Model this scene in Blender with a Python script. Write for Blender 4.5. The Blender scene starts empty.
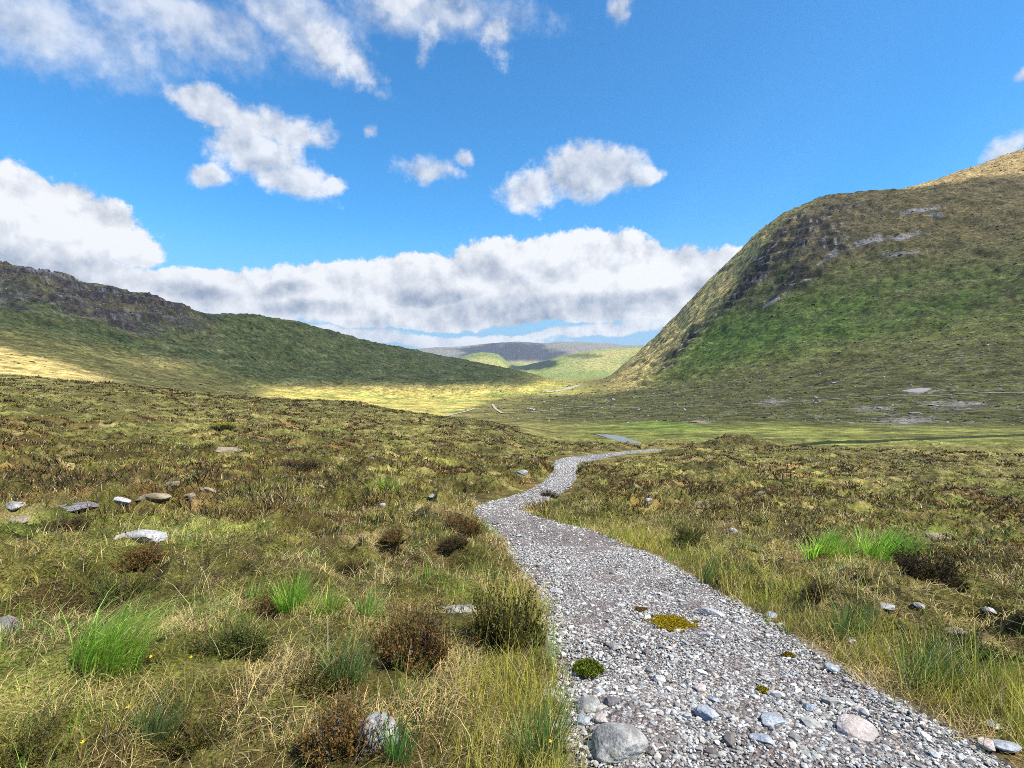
import bpy, math, random, time
import numpy as np
from mathutils import Vector

T0 = time.time()
random.seed(7)
RNG = np.random.default_rng(11)
scene = bpy.context.scene
COL = scene.collection

# ------------------------------------------------------------------ camera geometry
F = 560.0                       # focal length in pixels of a 1024 px wide frame
PITCH = math.atan(16 / F)       # camera looks slightly down: horizon at py 368
CAMZ = 1.65
cp, sp = math.cos(PITCH), math.sin(PITCH)


def pix_dir(px, py):
    px = np.asarray(px, float); py = np.asarray(py, float)
    a = (px - 512) / F
    b = -(py - 384) / F
    return a, cp + b * sp, -sp + b * cp


def pix_az(px, py=368.0):
    dx, dy, dz = pix_dir(px, py)
    return np.arctan2(dx, dy)


def pix_tel(px, py):
    dx, dy, dz = pix_dir(px, py)
    return dz / np.hypot(dx, dy)


def project(x, y, z):
    z = z - CAMZ
    d = y * cp - z * sp
    u = y * sp + z * cp
    d = np.where(d > 1e-3, d, 1e-3)
    return 512 + F * x / d, 384 - F * u / d


def ss(a, b, x):
    t = np.clip((x - a) / (b - a), 0, 1)
    return t * t * (3 - 2 * t)


def lerp(a, b, t):
    return a + (b - a) * t


# ------------------------------------------------------------------ noise
def _perm(seed):
    return np.random.default_rng(seed).permutation(1024).astype(np.int32)


def perlin(x, y, seed=0):
    p = _perm(seed)
    g = np.random.default_rng(seed + 999).uniform(0, 2 * np.pi, 1024)
    gx, gy = np.cos(g), np.sin(g)
    xi = np.floor(x).astype(np.int64); yi = np.floor(y).astype(np.int64)
    xf = x - xi; yf = y - yi
    u = xf * xf * xf * (xf * (xf * 6 - 15) + 10)
    v = yf * yf * yf * (yf * (yf * 6 - 15) + 10)

    def gr(ix, iy, fx, fy):
        h = p[(p[ix & 1023] + iy) & 1023]
        return gx[h] * fx + gy[h] * fy
    a = gr(xi, yi, xf, yf); b = gr(xi + 1, yi, xf - 1, yf)
    c = gr(xi, yi + 1, xf, yf - 1); d = gr(xi + 1, yi + 1, xf - 1, yf - 1)
    return (a + u * (b - a) + v * ((c + u * (d - c)) - (a + u * (b - a)))) * 1.4


def fbm(x, y, seed=0, octs=4, gain=0.5):
    o = np.zeros(np.shape(x)); amp = 1.0; tot = 0
    for k in range(octs):
        o += amp * perlin(x * 2 ** k + 17.3 * k, y * 2 ** k - 9.1 * k, seed + k)
        tot += amp; amp *= gain
    return o / tot


def pchip_eval(X, Y, xq):
    """monotone cubic; X (K,) or (K,N) increasing, Y (K,N); xq (M,) -> (M,N)"""
    K, N = Y.shape
    if X.ndim == 1:
        X = np.repeat(X[:, None], N, 1)
    h = np.diff(X, axis=0); d = np.diff(Y, axis=0) / h
    m = np.zeros_like(Y)
    w1 = 2 * h[1:] + h[:-1]; w2 = h[1:] + 2 * h[:-1]
    same = d[:-1] * d[1:] > 0
    with np.errstate(divide='ignore', invalid='ignore'):
        hm = (w1 + w2) / (w1 / d[:-1] + w2 / d[1:])
    m[1:-1] = np.where(same, hm, 0)
    m[0] = d[0]; m[-1] = d[-1]
    out = np.empty((len(xq), N))
    for n in range(N):
        x = X[:, n]
        i = np.clip(np.searchsorted(x, xq) - 1, 0, K - 2)
        t = np.clip((xq - x[i]) / h[i, n], 0, 1)
        hh = h[i, n]
        out[:, n] = ((1 + 2 * t) * (1 - t) ** 2 * Y[i, n] + t * (1 - t) ** 2 * hh * m[i, n]
                     + t * t * (3 - 2 * t) * Y[i + 1, n] + t * t * (t - 1) * hh * m[i + 1, n])
    return out


# ------------------------------------------------------------------ terrain feature lines
az_mid = np.radians(np.arange(-50, 50.0001, 0.09))
az_lo = np.radians(np.concatenate([np.arange(-180, -70, 5.0), np.arange(-70, -50.0, 0.8)]))
az_hi = -az_lo[::-1]
AZ = np.concatenate([az_lo, az_mid, az_hi])
NA = len(AZ)
LR = np.concatenate([np.arange(math.log(0.25), math.log(250), 0.0115),
                     np.arange(math.log(250), math.log(760), 0.0085), np.arange(math.log(760), math.log(1420), 0.0045), np.arange(math.log(1420), math.log(2600), 0.0085),
                     np.arange(math.log(2600), math.log(15500), 0.02)])
RR = np.exp(LR)
NR = len(RR)

azc = np.clip(AZ, math.radians(-58), math.radians(58))
COLPX = 512 + F * np.tan(azc) * (cp + sp * (16 / F) * 1.0)      # pixel column of every azimuth (near the horizon)


def cline(px, v, k='lin'):
    px = np.asarray(px, float); v = np.asarray(v, float)
    if k == 'lin':
        return np.interp(COLPX, px, v)
    return pchip_eval(px, v[:, None], np.clip(COLPX, px[0], px[-1]))[:, 0]


lines = []          # (r per column, z per column)


def line_z(pxs, rs, zs):
    lines.append((cline(pxs, rs, 's'), cline(pxs, zs, 's')))


def line_p(nodes):
    a = np.array(nodes, float)
    py = cline(a[:, 0], a[:, 1], 's'); r = cline(a[:, 0], a[:, 2], 's')
    lines.append((r, CAMZ + r * pix_tel(COLPX, py)))


NP = [-400, 0, 250, 560, 800, 1024, 1424]
for r, zs in [
    (0.2, [0.04, 0.04, 0.02, 0, 0, 0, 0]),
    (2.0, [0.06, 0.05, 0.02, 0.0, 0, 0.02, 0.03]),
    (3.5, [0.06, 0.02, -0.06, -0.17, -0.16, -0.12, -0.05]),
    (5.5, [0.05, -0.10, -0.25, -0.62, -0.50, -0.35, -0.2]),
    (8.3, [0.02, -0.35, -0.60, -1.06, -1.05, -0.85, -0.6]),
    (12, [0.0, -0.70, -1.0, -1.62, -1.75, -1.6, -1.3]),
    (22, [0.1, -1.45, -2.2, -3.45, -3.6, -3.5, -3.0]),
    (36, [0.4, -2.0, -3.5, -5.40, -5.7, -5.7, -5.0]),
    (55, [0.8, -2.4, -4.6, -7.55, -8.0, -8.0, -7.2]),
]:
    line_z(NP, [r] * 7, zs)
# edge of the near moor / river bank
line_p([(-400, 366, 170), (0, 376, 170), (150, 388, 170), (265, 398.5, 170), (345, 402.5, 160), (400, 411, 150), (440, 417.5, 140), (480, 421, 135),
        (520, 431, 125), (560, 440, 120), (620, 443, 115), (700, 442.5, 118), (800, 442, 125), (905, 441, 135), (1024, 438, 155), (1424, 425, 200)])
# dip behind it (valley floor, meadow)
line_p([(-400, 374, 235), (0, 383, 235), (150, 396, 245), (265, 408, 260), (345, 413, 265), (400, 418, 250), (440, 421.5, 235), (480, 424, 220),
        (520, 425, 190), (560, 430, 180), (620, 432, 175), (700, 432, 170), (800, 433, 170), (905, 433, 180), (1024, 432, 205), (1424, 420, 270)])
line_p([(-400, 366, 340), (0, 379, 330), (150, 390, 360), (265, 400, 420), (345, 405, 430), (400, 408, 420), (440, 409, 410), (480, 410, 380), (520, 411, 350), (560, 412, 330),
        (620, 413, 310), (700, 413, 300), (800, 412, 310), (905, 409, 330), (1024, 406, 350), (1424, 395, 400)])
line_p([(-400, 330, 520), (0, 345, 520), (150, 368, 560), (265, 387, 640), (345, 391, 680), (400, 393, 700), (440, 394, 690), (520, 395, 640), (560, 395, 600),
        (620, 394, 560), (700, 388, 540), (800, 375, 530), (905, 362, 530), (1024, 352, 530), (1424, 330, 540)])
line_p([(-400, 290, 720), (0, 318, 720), (150, 345, 780), (265, 366, 900), (345, 375, 1000), (400, 380, 1050), (440, 383.5, 1080), (480, 385.5, 1080), (520, 387, 1050), (560, 387, 1000),
        (605, 386, 920), (640, 378, 870), (700, 350, 820), (800, 312, 780), (905, 292, 780), (1024, 278, 780), (1424, 240, 780)])
# skyline of the side hills
line_p([(-400, 235, 1050), (-100, 262, 1050), (0, 270.5, 1050), (40, 276, 1050), (100, 291, 1050), (150, 302, 1050), (195, 315, 1070), (212, 318.5, 1100), (250, 317.5, 1180), (285, 323, 1250), (330, 333, 1350), (380, 345.5, 1500),
        (430, 355, 1700), (480, 365, 1900), (525, 373, 2100), (550, 379, 2150), (580, 381.5, 2000), (603, 379, 1700), (622, 368, 1450), (650, 344, 1350), (680, 314, 1280), (700, 292, 1250), (735, 258, 1220),
        (765, 228, 1200), (790, 213, 1180), (830, 199.5, 1170), (870, 195, 1170), (905, 192.5, 1160), (960, 189, 1150), (1024, 186, 1150), (1424, 165, 1150)])
line_p([(-400, 255, 1500), (0, 283, 1500), (205, 332, 1500), (330, 346, 1850), (430, 367, 2250), (525, 378.6, 2500), (550, 380.5, 2500), (580, 380.5, 2450), (603, 380, 2300), (650, 362, 1900), (700, 320, 1700),
        (735, 290, 1650), (790, 232, 1620), (830, 205, 1600), (870, 199, 1600), (905, 191.8, 1600), (930, 183.5, 1600), (960, 173, 1600), (1024, 150.5, 1600), (1200, 100, 1650), (1424, 70, 1700)])
line_p([(-400, 300, 3000), (0, 330, 3000), (330, 370, 3000), (430, 376, 3100), (540, 378, 3100), (600, 377.5, 3100), (650, 374, 3100), (700, 350, 3000), (830, 270, 2800), (1024, 220, 2800), (1424, 150, 2800)])
# mid spurs across the valley head
line_p([(-400, 350, 4300), (330, 366, 4300), (400, 364, 4300), (430, 362, 4300), (455, 358.5, 4300), (470, 354.5, 4300), (482, 352.5, 4300), (497, 354.5, 4300), (510, 364, 4300), (520, 367, 4200), (532, 364.5, 4200), (544, 361, 4200),
        (567, 355, 4200), (591, 351, 4200), (632, 347.5, 4200), (680, 345, 4200), (1424, 300, 4200)])
line_p([(-400, 358, 5200), (330, 366, 5200), (400, 362, 5200), (455, 364, 5200), (482, 364, 5200), (510, 366, 5200), (544, 366, 5200), (567, 361, 5200), (632, 353, 5200), (700, 351, 5200), (1424, 320, 5200)])
line_p([(-400, 340, 7000), (330, 360, 7000), (380, 356, 7000), (412, 350, 7000), (440, 347.5, 7000), (465, 346, 7000), (500, 343, 7000), (521, 341.8, 7000), (544, 343, 7000), (567, 342, 7000), (600, 343, 7000), (632, 345.5, 7000),
        (700, 346, 7000), (1424, 320, 7000)])
line_p([(-400, 362, 15500), (1424, 362, 15500)])

LRL = np.log(np.array([l[0] for l in lines]))           # (K, NA)
ZL = np.array([l[1] for l in lines])
TL = (ZL - CAMZ) / np.exp(LRL)                           # tangent of elevation; interpolate that
Tn = pchip_eval(LRL, ZL, LR).T                           # (NA, NR) z interpolation for near part
Tt = pchip_eval(LRL, TL, LR).T * RR[None, :] + CAMZ
wfar = ss(math.log(40), math.log(90), LR)[None, :]
Z0 = lerp(Tn, Tt, wfar)
# behind the camera the land just rises gently
wb = ss(math.radians(58), math.radians(115), np.abs(AZ))[:, None]
zb = (0.05 * np.minimum(RR, 900) * ss(3, 200, RR))[None, :]
Z0 = lerp(Z0, zb, wb)


def hq(x, y, Z):
    a = np.arctan2(x, y); l = np.log(np.maximum(np.hypot(x, y), 0.26))
    fa = np.interp(a, AZ, np.arange(NA)); fl = np.interp(l, LR, np.arange(NR))
    i = np.minimum(fa.astype(int), NA - 2); j = np.minimum(fl.astype(int), NR - 2)
    u = fa - i; v = fl - j
    return (Z[i, j] * (1 - u) * (1 - v) + Z[i + 1, j] * u * (1 - v) + Z[i, j + 1] * (1 - u) * v + Z[i + 1, j + 1] * u * v)


def cast(px, py, Z, rmin=0.6):
    """where the line of sight of a place seen in the photograph meets the land"""
    az = float(pix_az(px, py)); te = float(pix_tel(px, py))
    r = RR[RR > rmin]
    x = r * math.sin(az); y = r * math.cos(az)
    g = hq(x, y, Z) - (CAMZ + r * te)
    k = np.argmax(g > 0)
    if not (g > 0).any():
        k = len(r) - 1
    if k > 0:
        t = g[k - 1] / (g[k - 1] - g[k] + 1e-12); rr = r[k - 1] + t * (r[k] - r[k - 1])
    else:
        rr = r[0]
    X, Y = rr * math.sin(az), rr * math.cos(az)
    return np.array([X, Y, float(hq(np.array([X]), np.array([Y]), Z)[0])])


# ------------------------------------------------------------------ path footprint
pairs = [((572, 768), (1015, 768)), ((565, 720), (930, 720)), ((560, 690), (877, 690)), ((553, 650), (812, 650)), ((545, 620), (768, 620)),
         ((541, 597), (728, 597)), ((527, 576), (690, 575)), ((514, 560), (664, 560)), ((508, 545), (628, 546)), ((492, 530), (590, 530)), ((479, 520), (558, 523)),
         ((475, 511), (530, 514)), ((480, 506), (519, 508.5)), ((498, 500), (544, 500)), ((523, 493), (556, 493)), ((541, 485), (568, 485)), ((550, 478), (573, 478)),
         ((555, 470), (575, 471)), ((557, 464), (575, 465.5)), ((560, 459.5), (578, 462)), ((575, 456.5), (592, 460)), ((612, 452.8), (614, 455.8)), ((640, 450.2), (640, 452.3)),
         ((662, 448.9), (662, 450.5))]
PL = [(0.2, -6), (0.22, -2), (0.24, 0.4), (0.25, 1.2)]
PR = [(2.1, -6), (2.05, -2), (2.0, 0.4), (1.98, 1.2)]
for a, b in pairs:
    PL.append(tuple(cast(*a, Z0)[:2])); PR.append(tuple(cast(*b, Z0)[:2]))
PL = np.array(PL); PR = np.array(PR)
mid = (PL + PR) / 2
s = np.concatenate([[0], np.cumsum(np.hypot(*np.diff(mid, axis=0).T))])
NS = 340
sq = np.interp(np.linspace(0, 1, NS), np.linspace(0, 1, len(s)), s)


def rs(P):
    return pchip_eval(s, P, sq)


PLs, PRs = rs(PL), rs(PR)
PC = (PLs + PRs) / 2
PH = np.hypot(*(PRs - PLs).T) / 2
PN = (PRs - PLs) / (2 * PH[:, None])


def path_sd(x, y):
    """distance outside (+) or inside (-) the path's edges"""
    x = np.asarray(x, float).ravel(); y = np.asarray(y, float).ravel()
    out = np.full(len(x), 1e3)
    r = np.hypot(x, y)
    idx = np.nonzero((r < 130) & (x > -6) & (y > -8))[0]
    for c in range(0, len(idx), 100000):
        ii = idx[c:c + 100000]
        dx = x[ii, None] - PC[None, :, 0]; dy = y[ii, None] - PC[None, :, 1]
        k = np.argmin(dx * dx + dy * dy - (PH ** 2)[None, :] * 0.6, axis=1)
        ddx = dx[np.arange(len(ii)), k]; ddy = dy[np.arange(len(ii)), k]
        lat = np.abs(ddx * PN[k, 0] + ddy * PN[k, 1])
        lon = np.abs(-ddx * PN[k, 1] + ddy * PN[k, 0])
        out[ii] = np.maximum(lat - PH[k], lon - np.maximum(0.6, PH[k]))
    return out


# ------------------------------------------------------------------ terrain grid with relief
SA, CA = np.sin(AZ)[:, None], np.cos(AZ)[:, None]
GX = SA * RR[None, :]; GY = CA * RR[None, :]
GR = np.broadcast_to(RR[None, :], GX.shape)
front = (np.abs(AZ) < math.radians(75))[:, None] & np.ones_like(GX, bool)
SD = np.full(GX.shape, 1e3)
msk = (GR < 130) & front
SD[msk] = path_sd(GX[msk], GY[msk])
offp = ss(0.0, 0.7, SD)
PX, PY0 = project(GX, GY, Z0)
PX = np.where(GY > 0.05, PX, -5000)

# zones (world features, found from where they lie in the photograph)
skyl = np.interp(PX, [-400, 0, 40, 100, 150, 195, 212, 250, 285, 330, 380, 430, 480, 525, 550, 603, 622, 650, 680, 700, 735, 765, 790, 830, 870, 905, 960, 1024],
                 [235, 270.5, 276, 291, 302, 315, 318.5, 317.5, 323, 333, 345.5, 355, 365, 373, 379, 379, 368, 344, 314, 292, 258, 228, 213, 199.5, 195, 192.5, 189, 186])
sidehill = ss(480, 700, GR) * (1 - ss(2500, 3000, GR))
leftz = sidehill * (1 - ss(500, 590, PX))
rightz = sidehill * ss(590, 640, PX)
crag_l = leftz * ss(240, 175, PX + 0.6 * (PY0 - 318) + 30 * fbm(GX / 45, GY / 45, 11, 3)) * ss(0, 1, 1.0) * ss(47, 36, PY0 - skyl - 14 * fbm(GX / 60, GY / 60, 5, 3) + 0.04 * PX)
depth_r = PY0 - skyl
crag_r = rightz * ss(24, 44, depth_r + 16 * fbm(GX / 60, GY / 60, 9, 4, .6) + ss(730, 800, PX) * 26) * ss(70, 40, depth_r + ss(780, 700, PX) * 14 + 44 * fbm(GX / 80, GY / 80, 8, 4, .6) - ss(700, 760, PX) * 12) * ss(640, 690, PX) * ss(910, 800, PX + 60 * fbm(GX / 90, GY / 90, 10, 3))

# river bed: water's edges on the photographed far and near side
RIV = [([(790, 444.6), (812, 442.0), (835, 440.4), (860, 440.2), (900, 438.7), (960, 436.3), (1024, 434.3), (1120, 431.5)],
        [(788, 445.2), (812, 444.6), (835, 443.8), (860, 442.0), (900, 440.0), (960, 437.3), (1024, 435.3), (1120, 432.5)]),
       ([(596, 433.8), (608, 435.3), (618, 437.3), (629, 440.0), (645, 443.6)], [(597, 434.2), (607, 436.3), (617, 438.9), (628, 441.6), (643, 443.9)])]
RIVP = []
offw = np.ones(GX.shape)
for up_, lo_ in RIV:
    A_ = np.array([cast(*q_, Z0) for q_ in up_]); B_ = np.array([cast(*q_, Z0) for q_ in lo_])
    tq = np.linspace(0, 1, 110)
    A_ = pchip_eval(np.linspace(0, 1, len(A_)), A_, tq); B_ = pchip_eval(np.linspace(0, 1, len(B_)), B_, tq)
    wv_ = .9 * fbm(tq * 13, tq * 0 + .5 + len(RIVP), 161, 3)[:, None] * (A_ - B_) * np.array([1, 1, 0]) * .35
    A_ = A_ + wv_; B_ = B_ + wv_ * .6
    RIVP.append((A_, B_))
    C_ = (A_ + B_) / 2; hw_ = np.hypot(*(A_ - B_)[:, :2].T) / 2
    idx_ = np.nonzero(((GR > 95) & (GR < 300) & front & (GX > C_[:, 0].min() - 20)).ravel())[0]
    gx_, gy_ = GX.ravel()[idx_], GY.ravel()[idx_]
    dm = np.full(len(idx_), 1e3)
    for c_ in range(0, len(idx_), 100000):
        sl_ = slice(c_, c_ + 100000)
        dm[sl_] = (np.hypot(gx_[sl_, None] - C_[None, :, 0], gy_[sl_, None] - C_[None, :, 1]) - hw_[None]).min(1)
    ofl = offw.ravel(); ofl[idx_] = np.minimum(ofl[idx_], ss(-.3, 2.5, dm)); offw = ofl.reshape(GX.shape)
crag_l = crag_l * (.6 + .4 * ss(-.3, .02, fbm(GX / 55, GY / 55, 12, 4, .6)))
Z = Z0.copy()
nn = GR < 260
x, y, r = GX[nn], GY[nn], GR[nn]
hum = (0.22 * fbm(x / 1.25, y / 1.25, 21, 3) * ss(2.0, 5, r) * ss(90, 50, r)
       + 0.48 * fbm(x / 2.9, y / 2.9, 26, 3) * ss(4, 9, r) * ss(170, 100, r)
       + 0.05 * fbm(x / 0.42, y / 0.42, 22, 2) * ss(22, 8, r)
       + (0.60 * fbm(x / 5.5, y / 5.5, 23, 3) * ss(3, 14, r) + 0.75 * fbm(x / 17, y / 17, 24, 3) * ss(14, 45, r)) * ss(240, 150, r)
       + (.17 - .62 * np.abs(fbm(x / 1.0, y / 1.0, 25, 2))) * ss(3.2, 6, r) * ss(75, 40, r) * (.5 + 1.2 * ss(-.2, .4, fbm(x / 5, y / 5, 27, 2)))
       + (.22 - .8 * np.abs(fbm(x / 2.3, y / 2.3, 28, 2))) * ss(14, 30, r) * ss(165, 90, r))
# soft mounds where tussocky banks show
flat_meadow = ss(128, 140, r) * ss(480, 560, np.where(nn, PX, 0)[nn])
Z[nn] += hum * offp[nn] * (1 - 0.85 * flat_meadow) * offw[nn] - 0.05 * (1 - ss(-0.12, 0.03, SD[nn])) - .35 * (1 - offw[nn])
nn = GR > 240
x, y, r = GX[nn], GY[nn], GR[nn]
rough = (leftz + rightz)[nn]
ridged = 1 - np.abs(fbm(x / 110, y / 110, 31, 5, 0.55)) * 3
foot = ss(240, 300, r) * (1 - ss(600, 800, r)) * ss(500, 640, PX[nn])
gul = 1 - 2.2 * np.abs(fbm(x / 85 + .4 * fbm(x / 60, y / 60, 40, 2), y / 210, 41, 4, .55))
Z[nn] += (rough * (6.5 * fbm(x / 130, y / 130, 32, 4) + 5.0 * fbm(x / 32, y / 32, 33, 4, .6) + 7.0 * gul + 1.9 * fbm(x / 9, y / 9, 42, 2))
          + foot * (1.6 * fbm(x / 38, y / 38, 34, 4))
          + (crag_l + crag_r)[nn] * (5 * ridged + 3.5 * np.abs(fbm(x / 24, y / 24, 35, 4, 0.6)) + 1.5 * fbm(x / 10, y / 10, 37, 2))
          + ss(3200, 4500, r) * 22 * fbm(x / 420, y / 420, 36, 5, 0.55))
# rock ledges: the crags step down in broken bands
tl = (Z + 7 * fbm(GX / 70, GY / 70, 43, 4, .55) + 2.2 * fbm(GX / 14, GY / 14, 44, 3)) / 15.0
ft = tl - np.floor(tl)
Z += np.clip(crag_l * .85 + crag_r * .8, 0, .9) * (ss(.35, .65, ft) - ft) * 15.0 * (.6 + .8 * fbm(GX / 50, GY / 50, 45, 2))
# the small dark knoll by the river
kn = at0 = cast(737, 446, Z0)
kr = np.hypot((GX - kn[0]) / 8.2, (GY - kn[1]) / 8.0) * (1 + .35 * fbm(GX / 3.5, GY / 3.5, 38, 3))
Z += 2.1 * ss(1, .05, kr) * (1 + .5 * fbm(GX / 2.2, GY / 2.2, 39, 3))


def H(x, y):
    return hq(np.atleast_1d(np.asarray(x, float)), np.atleast_1d(np.asarray(y, float)), Z)


def at(px, py, rmin=0.6):
    return cast(px, py, Z, rmin)


# ------------------------------------------------------------------ land colour (albedo)
PX, PY = project(GX, GY, Z)
PX = np.where(GY > 0.05, PX, -5000.0)


def c3(*v):
    return np.array(v, float)


def mixc(A, B, t):
    return A + (B - A) * np.clip(t, 0, 1)[..., None]


def nz(sx, seed, octs=3, g=0.5):
    return fbm(GX / sx, GY / sx, seed, octs, g)


n_a = nz(2.2, 51, 4); n_b = nz(0.7, 52, 3); n_c = nz(9, 53, 4); n_d = nz(45, 54, 4); n_e = nz(14, 55, 4, 0.6)
OLIVE, BROWN, TAN, GREEN = c3(.115, .105, .026), c3(.070, .047, .018), c3(.27, .205, .09), c3(.10, .14, .022)
COLR = np.zeros(GX.shape + (3,)) + OLIVE
COLR = mixc(COLR, BROWN, ss(0.05, 0.45, n_a + 0.5 * n_b) * 0.9)
COLR = mixc(COLR, TAN, ss(0.12, 0.5, -n_a + 0.8 * n_b) * 0.75)
COLR = mixc(COLR, GREEN, ss(0.1, 0.45, n_c) * 0.55)
soil = ss(.45, .0, SD + .25 * n_b) * ss(-.3, .0, SD)
COLR = mixc(COLR, c3(.12, .075, .032), soil * .8 * ss(30, 15, GR))
COLR = mixc(COLR, c3(.26, .22, .18), ss(.08, -.04, SD + .12 * n_b) * ss(16, 8, GR))
# smoother greener ground far left and right of the moor
grn = ss(260, 60, PX) * ss(20, 60, GR) * ss(-0.25, 0.3, n_c + 0.3 * n_a)
COLR = mixc(COLR, c3(.145, .145, .040), grn * 0.7 * (GR < 300))
far_m = ss(40, 110, GR)
COLR = mixc(COLR, c3(.15, .088, .030), ss(.08, .4, nz(6.5, 76, 4) + .25 * n_a) * .8 * ss(5, 12, GR))
COLR = mixc(COLR, c3(.045, .034, .017), ss(.16, .42, nz(4.5, 77, 4) + .3 * n_a) * .85 * ss(5, 12, GR))
COLR = mixc(COLR, c3(.150, .135, .048) * (1 + 0.35 * n_a[..., None]), far_m * 0.55)
# meadow beyond the river, right
mead = ss(520, 600, PX) * ss(112, 130, GR) * ss(262, 215, GR + 25 * n_e)
COLR = mixc(COLR, mixc(np.zeros_like(COLR) + c3(.135, .142, .036), c3(.085, .082, .028), ss(.0, .4, n_e + .5 * nz(5, 78, 3))) * (1 + .3 * n_d[..., None]), mead)
brt = np.exp(-(((PX - 665) / 45) ** 2 + ((PY - 424) / 6) ** 2))
COLR = mixc(COLR, c3(.10, .155, .026), brt * 1.0 * (GR > 100) * (GR < 400))
COLR = mixc(COLR, c3(.075, .062, .022), ss(1.1, .7, np.hypot((GX - at0[0]) / 8.5, (GY - at0[1]) / 8.5)))
# stony foot of the right hill
footm = ss(200, 260, GR) * ss(480, 560, PX) * (1 - ss(560, 700, GR))
COLR = mixc(COLR, mixc(np.zeros_like(COLR) + c3(.105, .10, .032), c3(.075, .072, .028), ss(-.2, .4, n_e)), footm)
COLR = mixc(COLR, c3(.2, .17, .09), footm * ss(.2, .5, nz(5, 56, 3) + .4 * n_e) * .6)
pale = np.maximum.reduce([ss(.1, .5, 1 - np.hypot((PX - cx_) / rx_, (PY - cy_) / ry_) + 1.5 * nz(7, 79, 4, .65) - .1) for cx_, cy_, rx_, ry_ in ((905, 421, 42, 8), (918, 391, 24, 4), (772, 402, 20, 4), (960, 405, 46, 6), (700, 423, 20, 3), (870, 409, 26, 4))])
COLR = mixc(COLR, c3(.25, .21, .185), np.clip(pale, 0, 1) * footm * .7)
# golden valley floor
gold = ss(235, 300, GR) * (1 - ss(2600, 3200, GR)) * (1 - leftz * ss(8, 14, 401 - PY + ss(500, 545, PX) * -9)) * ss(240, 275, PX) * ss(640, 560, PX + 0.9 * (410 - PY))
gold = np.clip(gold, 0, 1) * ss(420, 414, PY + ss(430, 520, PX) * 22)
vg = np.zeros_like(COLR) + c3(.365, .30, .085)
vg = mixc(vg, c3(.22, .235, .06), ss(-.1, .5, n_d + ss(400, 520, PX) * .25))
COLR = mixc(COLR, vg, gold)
# left hill
lh = mixc(np.zeros_like(COLR) + c3(.085, .10, .034), c3(.13, .125, .045), ss(-.2, .45, n_d + .5 * n_e))
terr = fbm(GX / 55 + GY / 260, (Z * 1.0) / 7.5 + .5 * n_d, 68, 4, .6)      # bands that follow the contours
lh = mixc(lh, c3(.050, .062, .028), ss(.0, .45, n_e + .3 * nz(6, 57)) * .6)
lh = mixc(lh, c3(.16, .165, .075), ss(.08, .4, terr) * .65)
lh = mixc(lh, c3(.035, .045, .022), ss(.12, .42, -terr) * .5)
lsun = ss(-20, 12, PY - 341 - 0.14 * PX) * ss(270, 60, PX)
lh = mixc(lh, c3(.33, .26, .09), lsun * ss(-.5, .3, n_d + n_e) * .9)  # sun patch on the lower slope, put into the hill's colour
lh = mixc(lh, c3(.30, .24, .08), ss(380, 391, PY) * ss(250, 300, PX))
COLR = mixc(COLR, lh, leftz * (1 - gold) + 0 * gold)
rockc = mixc(np.zeros_like(COLR) + c3(.072, .058, .054), c3(.26, .24, .235), ss(.18, .5, nz(9, 58, 4, .7) + .25 * nz(3.5, 59, 2)))
rockc = mixc(rockc, c3(.30, .27, .265), ss(.2, .45, terr + .3 * n_e) * .7)
rockc = mixc(rockc, c3(.15, .118, .06), ss(-.1, .35, n_d + .7 * n_e) * .85)
COLR = mixc(COLR, rockc, crag_l)
# right hill
rh = mixc(np.zeros_like(COLR) + c3(.092, .122, .026), c3(.122, .112, .038), ss(-.3, .35, n_d + .45 * n_e))
rh = mixc(rh, c3(.17, .155, .07), ss(.08, .4, terr) * .55)
rh = mixc(rh, c3(.045, .055, .018), ss(.1, .42, -terr) * .5)
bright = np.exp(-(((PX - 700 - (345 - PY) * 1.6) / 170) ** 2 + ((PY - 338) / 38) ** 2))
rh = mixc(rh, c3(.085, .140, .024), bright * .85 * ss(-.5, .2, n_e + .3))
rh = mixc(rh, c3(.055, .055, .022), ss(.05, .45, n_e + .35 * nz(5, 60)) * .55)
upper = ss(105, 40, depth_r + 30 * n_d) * ss(740, 830, PX)
rh = mixc(rh, c3(.155, .112, .05) * (1 + .4 * n_e[..., None]), upper * .85)
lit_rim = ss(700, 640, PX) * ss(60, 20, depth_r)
sun_rim = ss(60, 18, depth_r + 14 * n_e) * ss(850, 720, PX)
rh = mixc(rh, mixc(np.zeros_like(COLR) + c3(.44, .34, .13), c3(.12, .09, .055), ss(.0, .4, n_e + .4 * terr)), sun_rim * .9)  # sunlit edge painted as brighter gold, since little sun reaches it
top_r = rightz * ss(1180, 1260, GR) * ss(880, 910, PX)
rh = mixc(rh, c3(.28, .20, .085), top_r)
cr = mixc(np.zeros_like(COLR) + c3(.038, .031, .027), c3(.31, .275, .245), ss(.14, .4, nz(14, 61, 4, .65) + .45 * terr))
cr = mixc(cr, c3(.13, .10, .045), ss(-.05, .3, nz(34, 69, 4, .6)) * .85)
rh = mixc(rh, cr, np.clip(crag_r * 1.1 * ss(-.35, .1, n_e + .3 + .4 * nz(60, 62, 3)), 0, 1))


def scree(cx, cy, rx, ry, rot, n=1.5):
    a = math.radians(rot)
    u = (PX - cx) * math.cos(a) + (PY - cy) * math.sin(a); v = -(PX - cx) * math.sin(a) + (PY - cy) * math.cos(a)
    return ss(0.1, .5, 1 - np.hypot(u / rx, v / ry) + n * (nz(17, 63, 5, .7)) - .15)


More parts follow.
